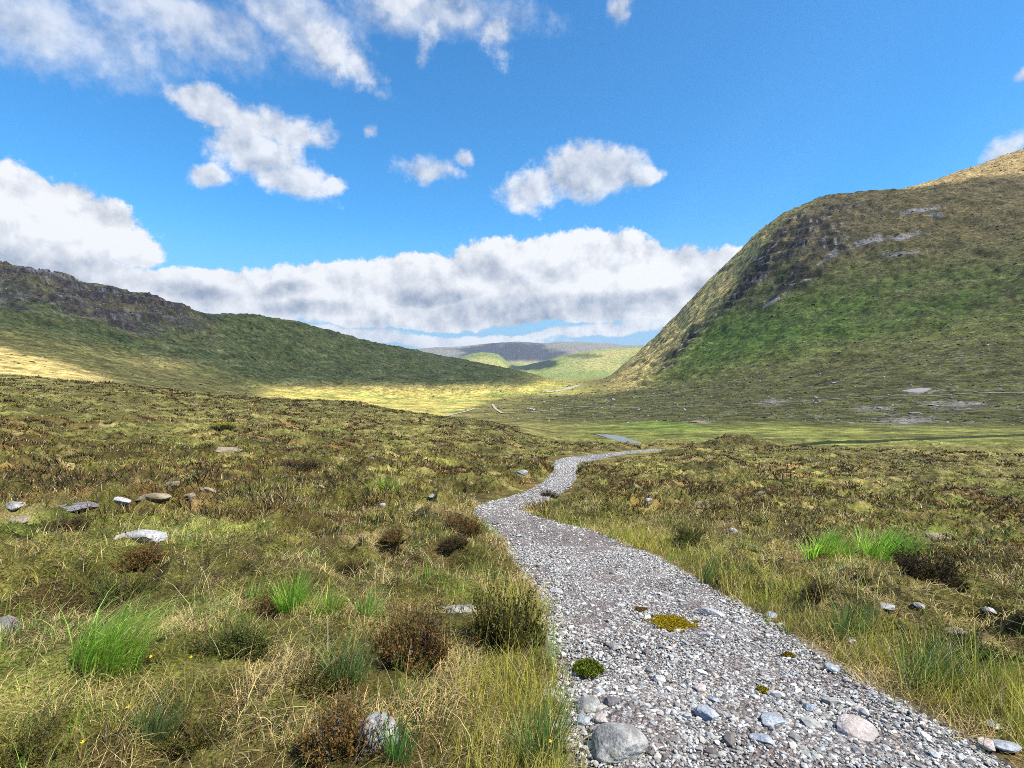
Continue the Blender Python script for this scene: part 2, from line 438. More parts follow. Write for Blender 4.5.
sc = np.maximum.reduce([scree(872, 241, 30, 4.5, -10), scree(905, 236, 28, 3.5, -8), scree(934, 215, 14, 2.2, -5), scree(828, 258, 22, 3, -32), scree(905, 253, 30, 3.5, -5, 1.3),
                        scree(920, 210, 40, 2.5, -8, 1.2), scree(775, 300, 20, 1.8, -35, 1.3)])
rh = mixc(rh, c3(.29, .255, .245), sc * .85)
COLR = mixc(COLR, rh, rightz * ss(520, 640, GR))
# sunlit bank low on the left: its sun patches painted as gold colour
lsun_bank = ss(235, 290, GR) * ss(640, 560, GR) * ss(135, 85, PX) * ss(343.5, 349, PY - .27 * np.maximum(PX, 0) - 5 * n_e) * (GY > 1)
lsun_faint = ss(300, 350, GR) * ss(700, 600, GR) * np.exp(-(((PX - 168) / 30) ** 2 + ((PY - 364) / 7) ** 2)) * (GY > 1)
COLR = mixc(COLR, c3(.36, .28, .10) * (1 + .4 * n_e[..., None]), np.clip(lsun_bank + .6 * lsun_faint, 0, 1))
# far hills
fm = ss(2600, 3300, GR)
fh = mixc(np.zeros_like(COLR) + c3(.30, .27, .10), c3(.17, .21, .06), ss(-.3, .25, nz(420, 64, 5)))
fh = mixc(fh, c3(.15, .18, .07), ss(3900, 4000, GR) * ss(5000, 4700, GR) * ss(515, 505, PX))
back = ss(5400, 5800, GR)
fh = mixc(fh, c3(.17, .165, .165), back * .85)
cliff_shade = .9 * back * ss(.0, .35, 1 - np.hypot((PX - 512) / 62, (PY - 353) / 13) + .7 * nz(300, 65, 4))
fh = mixc(fh, c3(.036, .042, .060), cliff_shade)  # cloud shadow on the far face, painted into the land colour
wood = ss(2900, 3100, GR) * (1 - ss(4600, 5000, GR)) * ss(0, .25, 1 - np.hypot((PX - 539 - 1.6 * (362 - PY)) / 26, (PY - 365) / 6.5) + .25 * nz(120, 66, 3))
fh = mixc(fh, c3(.028, .042, .03), wood)
wood2 = ss(2900, 3100, GR) * (1 - ss(4600, 5000, GR)) * ss(0, .3, 1 - np.hypot((PX - 583) / 24, (PY - 356) / 2.6) + .3 * nz(120, 67, 3))
fh = mixc(fh, c3(.07, .085, .04), wood2 * .8)
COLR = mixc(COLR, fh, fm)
ROCKY = np.clip(footm * .8 + crag_l + crag_r * .7 + rightz * .25 * ss(620, 500, GR) + ss(30, 60, GR) * ss(200, 120, GR) * .25, 0, 1)
MOSS = np.clip(COLR, 0.01, 1)

# ------------------------------------------------------------------ mesh helpers


def mesh_np(name, V, faces, mats, col=None, smooth=True, parent=None, mat_idx=None, loc=None, extra=None):
    me = bpy.data.meshes.new(name)
    V = np.asarray(V, np.float32)
    me.vertices.add(len(V)); me.vertices.foreach_set('co', V.ravel())
    if not isinstance(faces, list):
        faces = [faces]
    faces = [np.asarray(f, np.int32) for f in faces if len(f)]
    nl = sum(f.size for f in faces); nf = sum(len(f) for f in faces)
    me.loops.add(nl); me.polygons.add(nf)
    me.loops.foreach_set('vertex_index', np.concatenate([f.ravel() for f in faces]))
    tot = np.concatenate([np.full(len(f), f.shape[1], np.int32) for f in faces])
    st = np.concatenate([[0], np.cumsum(tot)[:-1]]).astype(np.int32)
    me.polygons.foreach_set('loop_start', st)
    me.polygons.foreach_set('loop_total', tot)
    me.polygons.foreach_set('use_smooth', np.full(nf, smooth, bool))
    if mat_idx is not None:
        me.polygons.foreach_set('material_index', mat_idx)
    me.update(calc_edges=True)
    if col is not None:
        a = me.attributes.new('col', 'FLOAT_COLOR', 'POINT')
        c = np.ones((len(V), 4), np.float32); c[:, :3] = col
        a.data.foreach_set('color', c.ravel())
    for k, v in (extra or {}).items():
        a = me.attributes.new(k, 'FLOAT', 'POINT'); a.data.foreach_set('value', np.asarray(v, np.float32))
    for m in (mats if isinstance(mats, (list, tuple)) else [mats]):
        me.materials.append(m)
    me.validate()
    o = bpy.data.objects.new(name, me)
    COL.objects.link(o)
    if parent is not None:
        o.parent = parent
    if loc is not None:
        o.location = loc
    return o


def tag(o, label=None, cat=None, group=None, kind=None):
    if label: o['label'] = label
    if cat: o['category'] = cat
    if group: o['group'] = group
    if kind: o['kind'] = kind
    return o


def thing(name, loc, label, cat, group=None):
    o = bpy.data.objects.new(name, None); COL.objects.link(o)
    o.empty_display_size = .1
    o.location = loc
    return tag(o, label, cat, group)


# ------------------------------------------------------------------ materials


class NT:
    def __init__(s, tree):
        s.t = tree; s.n = tree.nodes; s.l = tree.links

    def new(s, typ, **kw):
        n = s.n.new(typ)
        for k, v in kw.items():
            setattr(n, k, v)
        return n

    def set(s, sock, v):
        if hasattr(v, 'is_output') or isinstance(v, bpy.types.NodeSocket):
            s.l.new(v, sock)
        else:
            sock.default_value = v

    def math(s, op, a, b=None, c=None, clamp=False):
        n = s.new('ShaderNodeMath', operation=op); n.use_clamp = clamp
        s.set(n.inputs[0], a)
        if b is not None: s.set(n.inputs[1], b)
        if c is not None: s.set(n.inputs[2], c)
        return n.outputs[0]

    def maprange(s, v, a, b, c=0., d=1., smooth=True):
        n = s.new('ShaderNodeMapRange', interpolation_type='SMOOTHSTEP' if smooth else 'LINEAR')
        s.set(n.inputs[0], v)
        for i, q in enumerate((a, b, c, d)):
            s.set(n.inputs[i + 1], q)
        return n.outputs[0]

    def noise(s, vec, scale, detail=3, rough=.5, lac=2., dist=0.):
        n = s.new('ShaderNodeTexNoise')
        s.l.new(vec, n.inputs['Vector'])
        n.inputs['Scale'].default_value = scale; n.inputs['Detail'].default_value = detail
        n.inputs['Roughness'].default_value = rough; n.inputs['Lacunarity'].default_value = lac
        n.inputs['Distortion'].default_value = dist
        return n.outputs['Fac']

    def mix(s, fac, a, b, blend='MIX'):
        n = s.new('ShaderNodeMix', data_type='RGBA', blend_type=blend)
        s.set(n.inputs['Factor'], fac)
        s.set(n.inputs['A'], a if not isinstance(a, tuple) else (*a, 1)[:4])
        s.set(n.inputs['B'], b if not isinstance(b, tuple) else (*b, 1)[:4])
        return n.outputs['Result']


def newmat(name):
    m = bpy.data.materials.new(name); m.use_nodes = True
    m.node_tree.nodes.clear()
    t = NT(m.node_tree)
    out = t.new('ShaderNodeOutputMaterial')
    return m, t, out


def attr(t, name, kind='Color'):
    n = t.new('ShaderNodeAttribute'); n.attribute_name = name
    return n.outputs[kind]


def bump(t, h, strength, dist=1.0, normal=None):
    n = t.new('ShaderNodeBump'); n.inputs['Strength'].default_value = strength; n.inputs['Distance'].default_value = dist
    t.l.new(h, n.inputs['Height'])
    if normal is not None: t.l.new(normal, n.inputs['Normal'])
    return n.outputs[0]


def principled(t, out, col, rough=.9, normal=None, spec=.25):
    p = t.new('ShaderNodeBsdfPrincipled')
    t.set(p.inputs['Base Color'], col if not isinstance(col, tuple) else (*col, 1)[:4]); t.set(p.inputs['Roughness'], rough)
    p.inputs['Specular IOR Level'].default_value = spec
    if normal is not None: t.l.new(normal, p.inputs['Normal'])
    t.l.new(p.outputs[0], out.inputs['Surface'])
    return p


# land
M_LAND, t, out = newmat('moorland')
geo = t.new('ShaderNodeNewGeometry').outputs['Position']
base = attr(t, 'col'); rocky = attr(t, 'rocky', 'Fac')
n0 = t.noise(geo, 58, 4, .7); n1 = t.noise(geo, 2.6, 5, .65); n2 = t.noise(geo, .33, 6, .68); n3 = t.noise(geo, .05, 7, .68); n4 = t.noise(geo, .14, 4, .6)
k = t.math('MULTIPLY', t.maprange(n1, .3, .7, .45, 1.55, False), t.maprange(n2, .3, .7, .38, 1.62, False))
k = t.math('MULTIPLY', k, t.maprange(n3, .3, .7, .45, 1.55, False))
k = t.math('MULTIPLY', k, t.maprange(n4, .32, .68, .55, 1.45, False))
k = t.math('MULTIPLY', k, t.maprange(n0, .33, .67, .15, 1.9, False))
comb = t.new('ShaderNodeCombineColor'); [t.l.new(k, comb.inputs[i]) for i in range(3)]
c = t.mix(1.0, base, comb.outputs[0], 'MULTIPLY')
vor = t.new('ShaderNodeTexVoronoi'); vor.inputs['Scale'].default_value = .22; t.l.new(geo, vor.inputs['Vector'])
spot = t.math('LESS_THAN', vor.outputs['Distance'], t.maprange(t.noise(geo, .03, 3), .45, .75, .05, .33))
spot = t.math('MULTIPLY', spot, rocky)
c = t.mix(t.math('MULTIPLY', spot, .75), c, (.30, .27, .24))
vor2 = t.new('ShaderNodeTexVoronoi'); vor2.inputs['Scale'].default_value = .55; t.l.new(geo, vor2.inputs['Vector'])
spot2 = t.math('LESS_THAN', vor2.outputs['Distance'], t.maprange(t.noise(geo, .06, 3), .5, .8, .03, .30))
c = t.mix(t.math('MULTIPLY', t.math('MULTIPLY', spot2, rocky), .6), c, (.26, .22, .16))
hh = t.math('ADD', t.math('MULTIPLY', n1, .12), t.math('MULTIPLY', n2, 1.0))
hh = t.math('ADD', hh, t.math('MULTIPLY', n0, .018))
hh = t.math('ADD', hh, t.math('MULTIPLY', n4, 2.2))
hh = t.math('ADD', hh, t.math('MULTIPLY', n3, 5.0))
hh = t.math('ADD', hh, t.math('MULTIPLY', spot, .4))
principled(t, out, c, .95, bump(t, hh, .8, .8), .1)

# blades / leaves : colour from the mesh, light passes through a little
def leafmat(name, trans=.35, rough=.6, spec=.25):
    m, t, out = newmat(name)
    b = attr(t, 'col')
    d = t.new('ShaderNodeBsdfPrincipled'); t.l.new(b, d.inputs['Base Color']); d.inputs['Roughness'].default_value = rough
    d.inputs['Specular IOR Level'].default_value = spec
    tr = t.new('ShaderNodeBsdfTranslucent'); t.l.new(b, tr.inputs['Color'])
    mx = t.new('ShaderNodeMixShader'); mx.inputs[0].default_value = trans
    t.l.new(d.outputs[0], mx.inputs[1]); t.l.new(tr.outputs[0], mx.inputs[2]); t.l.new(mx.outputs[0], out.inputs['Surface'])
    return m


M_GRASS = leafmat('grass_blade', .42, .55, .3)
M_HEATH = leafmat('heather_leaf', .15, .8, .1)
M_MOSS = leafmat('moss', .1, .9, .05)


def rockmat(name, a, b, lichen, sc=14., lich=.5):
    m, t, out = newmat(name)
    co = t.new('ShaderNodeTexCoord').outputs['Object']
    n1 = t.noise(co, sc, 6, .65); n2 = t.noise(co, sc * .25, 4, .6); n3 = t.noise(co, sc * 6, 3, .6)
    c = t.mix(t.maprange(n1, .35, .68), a, b)
    c = t.mix(t.math('MULTIPLY', t.maprange(n2, .52, .62), lich), c, lichen)
    c = t.mix(t.maprange(n3, .35, .7, .55, 0., False), c, (a[0] * .35, a[1] * .34, a[2] * .33))
    h = t.math('ADD', n1, t.math('MULTIPLY', n3, .35))
    principled(t, out, c, .85, bump(t, h, .7, .25 / sc), .25)
    return m


M_ROCK_GREY = rockmat('grey_rock', (.20, .195, .195), (.40, .39, .38), (.52, .53, .50))
M_ROCK_PALE = rockmat('pale_quartzite', (.33, .32, .33), (.54, .53, .54), (.20, .195, .19), 10, .75)
M_ROCK_PINK = rockmat('pinkish_rock', (.40, .34, .32), (.58, .51, .48), (.30, .28, .27), 12, .4)
M_ROCK_BLUE = rockmat('blue_grey_slab', (.24, .27, .32), (.40, .43, .48), (.55, .56, .57), 12, .35)
M_ROCK_TAN = rockmat('tan_rock', (.22, .17, .12), (.40, .33, .24), (.13, .11, .045), 6, .85)
M_ROCK_DARK = rockmat('dark_rock', (.12, .11, .12), (.26, .24, .26), (.36, .35, .35), 10, .5)

# gravel bed
M_PATH, t, out = newmat('gravel_bed')
geo = t.new('ShaderNodeNewGeometry').outputs['Position']
v = t.new('ShaderNodeTexVoronoi'); v.inputs['Scale'].default_value = 42; t.l.new(geo, v.inputs['Vector'])
v2 = t.new('ShaderNodeTexVoronoi'); v2.inputs['Scale'].default_value = 95; t.l.new(geo, v2.inputs['Vector'])
sep = t.new('ShaderNodeSeparateColor'); t.l.new(v.outputs['Color'], sep.inputs[0])
n1 = t.noise(geo, 1.3, 4, .6)
c = t.mix(sep.outputs[0], (.15, .125, .12), (.36, .325, .315))
c = t.mix(t.maprange(v.outputs['Distance'], .35, .75), c, (.09, .078, .075))
c = t.mix(t.maprange(n1, .38, .62, 0., .55), c, (.135, .10, .085))
h = t.math('SUBTRACT', 1., v.outputs['Distance'])
h = t.math('ADD', h, t.math('MULTIPLY', v2.outputs['Distance'], -.4))
principled(t, out, c, .9, bump(t, h, 1., .02), .2)
M_GRAVEL, t, out = newmat('gravel_stone')
geo = t.new('ShaderNodeNewGeometry').outputs['Position']
n1 = t.noise(geo, 60, 3, .6)
kk = t.maprange(n1, .3, .7, .72, 1.25, False)
comb = t.new('ShaderNodeCombineColor'); [t.l.new(kk, comb.inputs[i]) for i in range(3)]
principled(t, out, t.mix(1., attr(t, 'col'), comb.outputs[0], 'MULTIPLY'), .85, None, .25)

# water
M_WATER, t, out = newmat('river_water')
geo = t.new('ShaderNodeNewGeometry').outputs['Position']
wv = t.noise(geo, .9, 3, .5)
principled(t, out, (.012, .013, .014), .05, bump(t, wv, .06, .3), .5)
M_TRACK, t, out = newmat('stony_track')
geo = t.new('ShaderNodeNewGeometry').outputs['Position']
principled(t, out, t.mix(t.noise(geo, .5, 4), (.22, .2, .16), (.42, .39, .34)), .9)

# ------------------------------------------------------------------ land meshes
idx = np.arange(NA * NR).reshape(NA, NR)
q = np.stack([idx[:-1, :-1], idx[:-1, 1:], idx[1:, 1:], idx[1:, :-1]], -1)          # counterclockwise from above? fixed below
q = q[..., ::-1]
r6 = cline([-400, 0, 150, 265, 345, 440, 560, 640, 800, 1424], [340, 345, 400, 640, 700, 900, 1000, 420, 330, 400])
cpx = COLPX[:-1, None] + 0 * RR[None, :-1]
rg = RR[None, :-1] + 0 * COLPX[:-1, None]
inview = (np.abs(AZ[:-1]) < math.radians(75))[:, None]
region = np.zeros(q.shape[:2], int)
region = np.where(inview & (rg > r6[:-1, None]) & (cpx < 545), 1, region)
region = np.where(inview & (rg > r6[:-1, None]) & (cpx > 600), 2, region)
region = np.where(rg > 2700, 3, region)
VV = np.stack([GX, GY, Z], -1).reshape(-1, 3)
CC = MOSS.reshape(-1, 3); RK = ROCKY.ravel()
for k, nm in enumerate(['ground', 'hill_left', 'hill_right', 'hills_far']):
    fq = q[region == k].reshape(-1, 4)
    use = np.unique(fq)
    remap = np.full(len(VV), -1, np.int64); remap[use] = np.arange(len(use))
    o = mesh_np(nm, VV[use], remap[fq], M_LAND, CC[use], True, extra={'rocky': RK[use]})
    tag(o, ['moorland ground of heather and rough grass sloping down to the valley floor', 'long green hill with a dark rocky ridge on the left of the valley',
            'steep green hill with brown crags on the right of the valley', 'tan and blue hills closing the far end of the valley'][k], ['ground', 'hill', 'hill', 'hills'][k], None, 'structure')
print('land', round(time.time() - T0, 1))

# ------------------------------------------------------------------ path surface
NW = 27
sv = np.linspace(-1, 1, NW)
edge = 1 + 0.0 * sv
wob_l = 0.10 * fbm(sq / .5, sq * 0 + 3.1, 71, 3) + .10 * fbm(sq / 2.1, sq * 0 + 9.1, 72, 2)
wob_r = 0.10 * fbm(sq / .5, sq * 0 + 5.1, 73, 3) + .10 * fbm(sq / 2.1, sq * 0 + 1.1, 74, 2)
w = sv[None, :]
off = w * (PH[:, None] + np.where(w < 0, wob_l[:, None], wob_r[:, None]) + .10)
pxx = PC[:, None, 0] + PN[:, None, 0] * off; pyy = PC[:, None, 1] + PN[:, None, 1] * off
pz = hq(pxx.ravel(), pyy.ravel(), Z0).reshape(pxx.shape) + .012 - .075 * np.abs(w) ** 8 + .02 * fbm(pxx / .8, pyy / .8, 75, 3) * ss(1, .7, np.abs(w))
ii = np.arange(NS * NW).reshape(NS, NW)
pq = np.stack([ii[:-1, :-1], ii[:-1, 1:], ii[1:, 1:], ii[1:, :-1]], -1).reshape(-1, 4)
o = mesh_np('path', np.stack([pxx, pyy, pz], -1).reshape(-1, 3), pq, M_PATH)
tag(o, 'pale grey gravel footpath winding down the moor', 'path', None, 'structure')


def pathz(x, y):
    return hq(x, y, Z0) + .012


# ------------------------------------------------------------------ camera
cam = bpy.data.cameras.new('camera'); camo = bpy.data.objects.new('camera', cam); COL.objects.link(camo)
cam.sensor_width = 36; cam.lens = F / 1024 * 36; cam.clip_start = .05; cam.clip_end = 60000
camo.location = (0, 0, CAMZ); camo.rotation_euler = (math.pi / 2 - PITCH, 0, 0)
scene.camera = camo
scene.view_settings.view_transform = 'Standard'
scene.view_settings.look = 'None'
scene.view_settings.exposure = 0.85
scene.cycles.pixel_filter_type = 'BLACKMAN_HARRIS'; scene.cycles.filter_width = .9
scene.view_settings.gamma = 1
scene.render.engine = 'CYCLES'
scene.cycles.max_bounces = 6; scene.cycles.diffuse_bounces = 3; scene.cycles.transparent_max_bounces = 12
scene.cycles.use_denoising = False

# ------------------------------------------------------------------ sun
SUN_AZ, SUN_EL = math.radians(112), math.radians(52)
SD3 = Vector((math.sin(SUN_AZ) * math.cos(SUN_EL), math.cos(SUN_AZ) * math.cos(SUN_EL), math.sin(SUN_EL)))
sun = bpy.data.lights.new('sun', 'SUN'); suno = bpy.data.objects.new('sun', sun); COL.objects.link(suno)
sun.energy = 5.0; sun.angle = math.radians(.53); sun.color = (1, .94, .82)
suno.rotation_euler = SD3.to_track_quat('Z', 'Y').to_euler()

# ------------------------------------------------------------------ sky with clouds
wd = bpy.data.worlds.new('World'); scene.world = wd; wd.use_nodes = True
wd.node_tree.nodes.clear(); t = NT(wd.node_tree)
wout = t.new('ShaderNodeOutputWorld'); bg = t.new('ShaderNodeBackground')
t.l.new(bg.outputs[0], wout.inputs[0])
sky = t.new('ShaderNodeTexSky'); sky.sky_type = 'NISHITA'; sky.sun_disc = False
sky.sun_elevation = SUN_EL; sky.sun_rotation = SUN_AZ; sky.altitude = 200; sky.air_density = 1.0; sky.dust_density = .25; sky.ozone_density = 2.5
bg.inputs['Strength'].default_value = .094
tc = t.new('ShaderNodeTexCoord').outputs['Generated']
nrm = t.new('ShaderNodeVectorMath', operation='NORMALIZE'); t.l.new(tc, nrm.inputs[0]); D = nrm.outputs[0]
sepd = t.new('ShaderNodeSeparateXYZ'); t.l.new(D, sepd.inputs[0])
azn = t.math('ARCTAN2', sepd.outputs[0], sepd.outputs[1]); eln = t.math('ARCSINE', sepd.outputs[2])
AE = t.new('ShaderNodeCombineXYZ'); t.l.new(azn, AE.inputs[0]); t.l.new(eln, AE.inputs[1]); AE = AE.outputs[0]


def azel(px, py):
    dx, dy, dz = pix_dir(px, py)
    return float(np.arctan2(dx, dy)), float(np.arctan(dz / np.hypot(dx, dy)))


def ell(blobs, VEC):
    """largest of several soft ellipses placed by direction; weight 1 in the middle falling to 0 on the rim and below outside"""
    acc = None
    for (px, py, rx, ry, rot, wgt) in blobs:
        a, e = azel(px, py)
        a1, e1 = azel(px + rx, py); a2, e2 = azel(px, py - ry)
        m = t.new('ShaderNodeMapping', vector_type='TEXTURE')
        t.l.new(VEC, m.inputs['Vector'])
        m.inputs['Location'].default_value = (a, e, 0); m.inputs['Rotation'].default_value = (0, 0, math.radians(rot))
        m.inputs['Scale'].default_value = (abs(a1 - a) / wgt, abs(e2 - e) / wgt, 1)
        ln = t.new('ShaderNodeVectorMath', operation='LENGTH'); t.l.new(m.outputs[0], ln.inputs[0])
        v = ln.outputs['Value']
        acc = v if acc is None else t.math('MINIMUM', acc, v)
    return t.math('SUBTRACT', 1., acc)


# the coordinates are stirred by noise so that no rim is an ellipse
nzv = t.new('ShaderNodeTexNoise'); nzv.inputs['Scale'].default_value = 9; nzv.inputs['Detail'].default_value = 4; nzv.inputs['Roughness'].default_value = .55
t.l.new(D, nzv.inputs['Vector'])
sub = t.new('ShaderNodeVectorMath', operation='SUBTRACT'); t.l.new(nzv.outputs['Color'], sub.inputs[0]); sub.inputs[1].default_value = (.5, .5, .5)
scl = t.new('ShaderNodeVectorMath', operation='MULTIPLY'); t.l.new(sub.outputs[0], scl.inputs[0]); scl.inputs[1].default_value = (.075, .06, 0)
add = t.new('ShaderNodeVectorMath', operation='ADD'); t.l.new(AE, add.inputs[0]); t.l.new(scl.outputs[0], add.inputs[1])
AEW = add.outputs[0]
# less stirred for the far flat-topped bank
scl2 = t.new('ShaderNodeVectorMath', operation='MULTIPLY'); t.l.new(sub.outputs[0], scl2.inputs[0]); scl2.inputs[1].default_value = (.05, .045, 0)
add2 = t.new('ShaderNodeVectorMath', operation='ADD'); t.l.new(AE, add2.inputs[0]); t.l.new(scl2.outputs[0], add2.inputs[1])
AEB = add2.outputs[0]

fA = t.noise(D, 13, 11, .60, 2.1, .15)


def puffs(vec):
    o_ = None
    for s_, a_ in ((19, .62), (47, .38)):
        v_ = t.new('ShaderNodeTexVoronoi', feature='F1'); v_.inputs['Scale'].default_value = s_
        t.l.new(vec, v_.inputs['Vector'])
        q_ = t.math('MULTIPLY', v_.outputs['Distance'], a_); o_ = q_ if o_ is None else t.math('ADD', o_, q_)
    return t.math('SUBTRACT', .92, o_)          # rounded heaps


nA = t.math('ADD', t.math('MULTIPLY', fA, .80), t.math('MULTIPLY', puffs(D), .20))
offv = t.new('ShaderNodeVectorMath', operation='ADD'); t.l.new(D, offv.inputs[0]); offv.inputs[1].default_value = (.009, 0, .020)
fB = t.noise(offv.outputs[0], 13, 11, .60, 2.1, .15)
nB = t.math('ADD', t.math('MULTIPLY', fB, .80), t.math('MULTIPLY', puffs(offv.outputs[0]), .20))
bigA = t.noise(D, 7.5, 3, .5)
ofv2 = t.new('ShaderNodeVectorMath', operation='ADD'); t.l.new(D, ofv2.inputs[0]); ofv2.inputs[1].default_value = (.02, 0, .045)
bigB = t.noise(ofv2.outputs[0], 7.5, 3, .5)
relief = t.math('ADD', t.math('SUBTRACT', nA, nB), t.math('MULTIPLY', t.math('SUBTRACT', bigA, bigB), .45))            # >0 where the lump faces up and right, towards the sun
nfine = t.noise(D, 62, 8, .68)

CUM = [  # dense cumulus
    (40, 212, 78, 50, 0, 1), (92, 230, 80, 46, -10, 1), (8, 190, 56, 38, 0, 1), (30, 250, 110, 42, 0, 1), (130, 248, 46, 26, 0, 1), (90, 270, 70, 20, 0, 1),
    
]
THIN = [
    (325, 40, 60, 34, -28, 1), (358, 62, 46, 28, -38, 1), (432, 30, 18, 46, -15, 1), (455, 10, 40, 18, 0, 1), (497, 33, 34, 34, 0, 1), (405, 6, 60, 18, 0, 1),
    (425, 172, 36, 19, 0, 1), (462, 160, 14, 14, 0, 1), (1003, 148, 50, 20, 12, 1), (1020, 76, 18, 9, 10, 1), (618, 14, 26, 24, 30, 1), (368, 130, 13, 9, 0, 1),
]
SOFT = [(190, 104, 40, 20, 0, 1), (205, 175, 26, 16, 0, 1), (540, 186, 48, 28, 12, 1), (578, 174, 56, 36, 6, 1), (616, 170, 42, 28, 0, 1), (644, 174, 22, 12, 0, 1), (215, 112, 62, 26, -4, 1), (288, 126, 52, 28, -6, 1), (252, 150, 66, 34, 0, 1), (285, 178, 60, 24, -4, 1), (330, 186, 20, 10, 0, 1)]
BANK = [
    (150, 296, 100, 22, 0, 1), (215, 292, 110, 27, 0, 1), (330, 294, 120, 31, 0, 1), (440, 288, 110, 34, 0, 1), (520, 272, 80, 38, 0, 1), (590, 268, 90, 40, 0, 1), (660, 276, 80, 36, 0, 1), (725, 275, 70, 30, 0, 1),
    (480, 302, 190, 24, 0, 1), (420, 316, 140, 14, 0, 1), (560, 308, 140, 16, 0, 1), (660, 308, 60, 12, 0, 1),
]
LOW = [(600, 330, 84, 7, 4, 1), (450, 341, 120, 7, 0, 1), (520, 338, 80, 6, 8, 1), (665, 318, 60, 10, 0, 1), (350, 336, 70, 8, 0, 1), (250, 316, 90, 12, 0, 1)]
DARK = [  # where the bank and the big cumulus are grey below
    (470, 318, 190, 18, 2, 1), (400, 322, 90, 14, 0, 1), (570, 308, 150, 18, 3, 1), (285, 290, 34, 11, 3, 1), (430, 300, 70, 11, 8, 1), (640, 298, 100, 13, 4, 1), (700, 290, 60, 13, 0, 1), (330, 312, 80, 12, 0, 1),
    (60, 276, 130, 28, -4, 1), (10, 268, 70, 30, 0, 1), (180, 290, 60, 12, 0, 1),
]
VEIL = [(30, 22, 180, 62, 0, 1), (180, 22, 130, 50, -6, 1), (300, 22, 90, 50, -20, 1), (440, 18, 120, 34, 0, 1)]
ev = ell(VEIL, AEW); es = ell(SOFT, AEW)
ec = ell(CUM, AEW); et = ell(THIN, AEW); eb = ell(BANK, AEB); el_ = ell(LOW, AEB); ed = ell(DARK, AEB)


nedge = t.math('ADD', t.math('SUBTRACT', nA, .5), t.math('MULTIPLY', t.math('SUBTRACT', nfine, .5), .42))


def dens(e, lo, hi, amp):
    return t.maprange(t.math('ADD', e, t.math('MULTIPLY', nedge, amp)), lo, hi)


ac = dens(ec, -.02, .22, 1.25)
at_ = t.math('MULTIPLY', dens(et, .0, .85, 2.2), .86)
ab = dens(eb, -.02, .14, 1.0)
al = t.math('MULTIPLY', dens(el_, -.1, .3, 1.6), .92)
av = t.math('MULTIPLY', dens(ev, -.1, .9, 1.5), .72)
as_ = t.math('MULTIPLY', dens(es, -.03, .5, 1.6), .9)
at_ = t.math('MAXIMUM', t.math('MAXIMUM', at_, as_), av)
alpha = t.math('MAXIMUM', t.math('MAXIMUM', ac, at_), t.math('MAXIMUM', ab, al))
dk = t.maprange(t.math('ADD', ed, t.math('MULTIPLY', t.math('SUBTRACT', nA, .5), .55)), -.2, .75)
lit = t.math('ADD', t.math('MULTIPLY', relief, 2.7), .90)
lit = t.math('SUBTRACT', lit, t.math('MULTIPLY', dk, .60))
lit = t.math('SUBTRACT', lit, t.math('MULTIPLY', t.math('SUBTRACT', 1., t.math('MAXIMUM', t.math('MAXIMUM', ac, ab), al)), .22))
lit = t.math('ADD', lit, t.math('MULTIPLY', t.math('SUBTRACT', nfine, .5), .18), clamp=True)
ccol = t.mix(lit, (2.0, 2.45, 3.25), (5.7, 5.85, 6.1))
hs = t.new('ShaderNodeHueSaturation'); hs.inputs['Saturation'].default_value = 1.0; hs.inputs['Value'].default_value = 1.0
t.l.new(sky.outputs[0], hs.inputs['Color'])
skyc = t.mix(1., hs.outputs[0], (.38, .97, 1.30), 'MULTIPLY')
# pale veil low over the horizon
veil = t.maprange(eln, .02, .26, .95, 0.)
skyc = t.mix(veil, skyc, (1.9, 3.5, 5.2))
fin = t.mix(alpha, skyc, ccol)
t.l.new(fin, bg.inputs['Color'])
wd.cycles.sampling_method = 'MANUAL'; wd.cycles.sample_map_resolution = 512

# ------------------------------------------------------------------ unseen cloud sheet added overhead, shaped from the wanted shade
CH = 1500.0
sdx, sdy = SD3.x / SD3.z, SD3.y / SD3.z
PXf, PYf = PX, PY
T_ = np.full(GX.shape, .95)                                     # wanted share of sun on each place, which shapes the sheet
T_ = lerp(T_, .27, leftz)
T_ = lerp(T_, .36, rightz)
goldT = np.clip(gold * ss(238, 262, GR), 0, 1)
T_ = np.where(goldT > .5, 1.0, T_)
T_ = np.where((leftz > .5) & (lsun > .5) & (PX > -30) & (PX < 150) & (PY < 383) & (GR < 720), 1.0, T_)
T_ = np.where((leftz > .3) & (PX > 262) & (PY > 386), 1.0, T_)
T_ = np.where((rightz > .4) & (PX < 790) & (depth_r < 48 - ss(640, 760, PX) * 8), 1.0, T_)
T_ = np.where(top_r > .5, 1.0, T_)
T_ = np.where(lsun_bank > .4, 1.0, T_)
T_ = np.where((GR > 235) & (GR < 700) & (PX < 262) & (lsun_bank < .3), np.minimum(T_, .45), T_)
T_ = np.where((GR > 120) & (GR < 240) & (PX < 480), .8, T_)
T_ = np.where((GR > 230) & (GR < 700) & (PX > 600) & (rightz < .4), .5, T_)
selm = front & (GR < 2600) & (GR > 2)
gx = (GX - Z * sdx)[selm]; gy = (GY - Z * sdy)[selm]; tv = T_[selm]
wt = (GR[selm]) ** 1.2
CELL = 14.0
x0, x1, y0, y1 = -1500, 1700, -500, 3000
nx, ny = int((x1 - x0) / CELL), int((y1 - y0) / CELL)
ix = ((gx - x0) / CELL).astype(int); iy = ((gy - y0) / CELL).astype(int)
okk = (ix >= 0) & (ix < nx) & (iy >= 0) & (iy < ny)
sw = np.zeros((nx, ny)); sv_ = np.zeros((nx, ny))
np.add.at(sw, (ix[okk], iy[okk]), wt[okk]); np.add.at(sv_, (ix[okk], iy[okk]), (wt * (1 - tv))[okk])


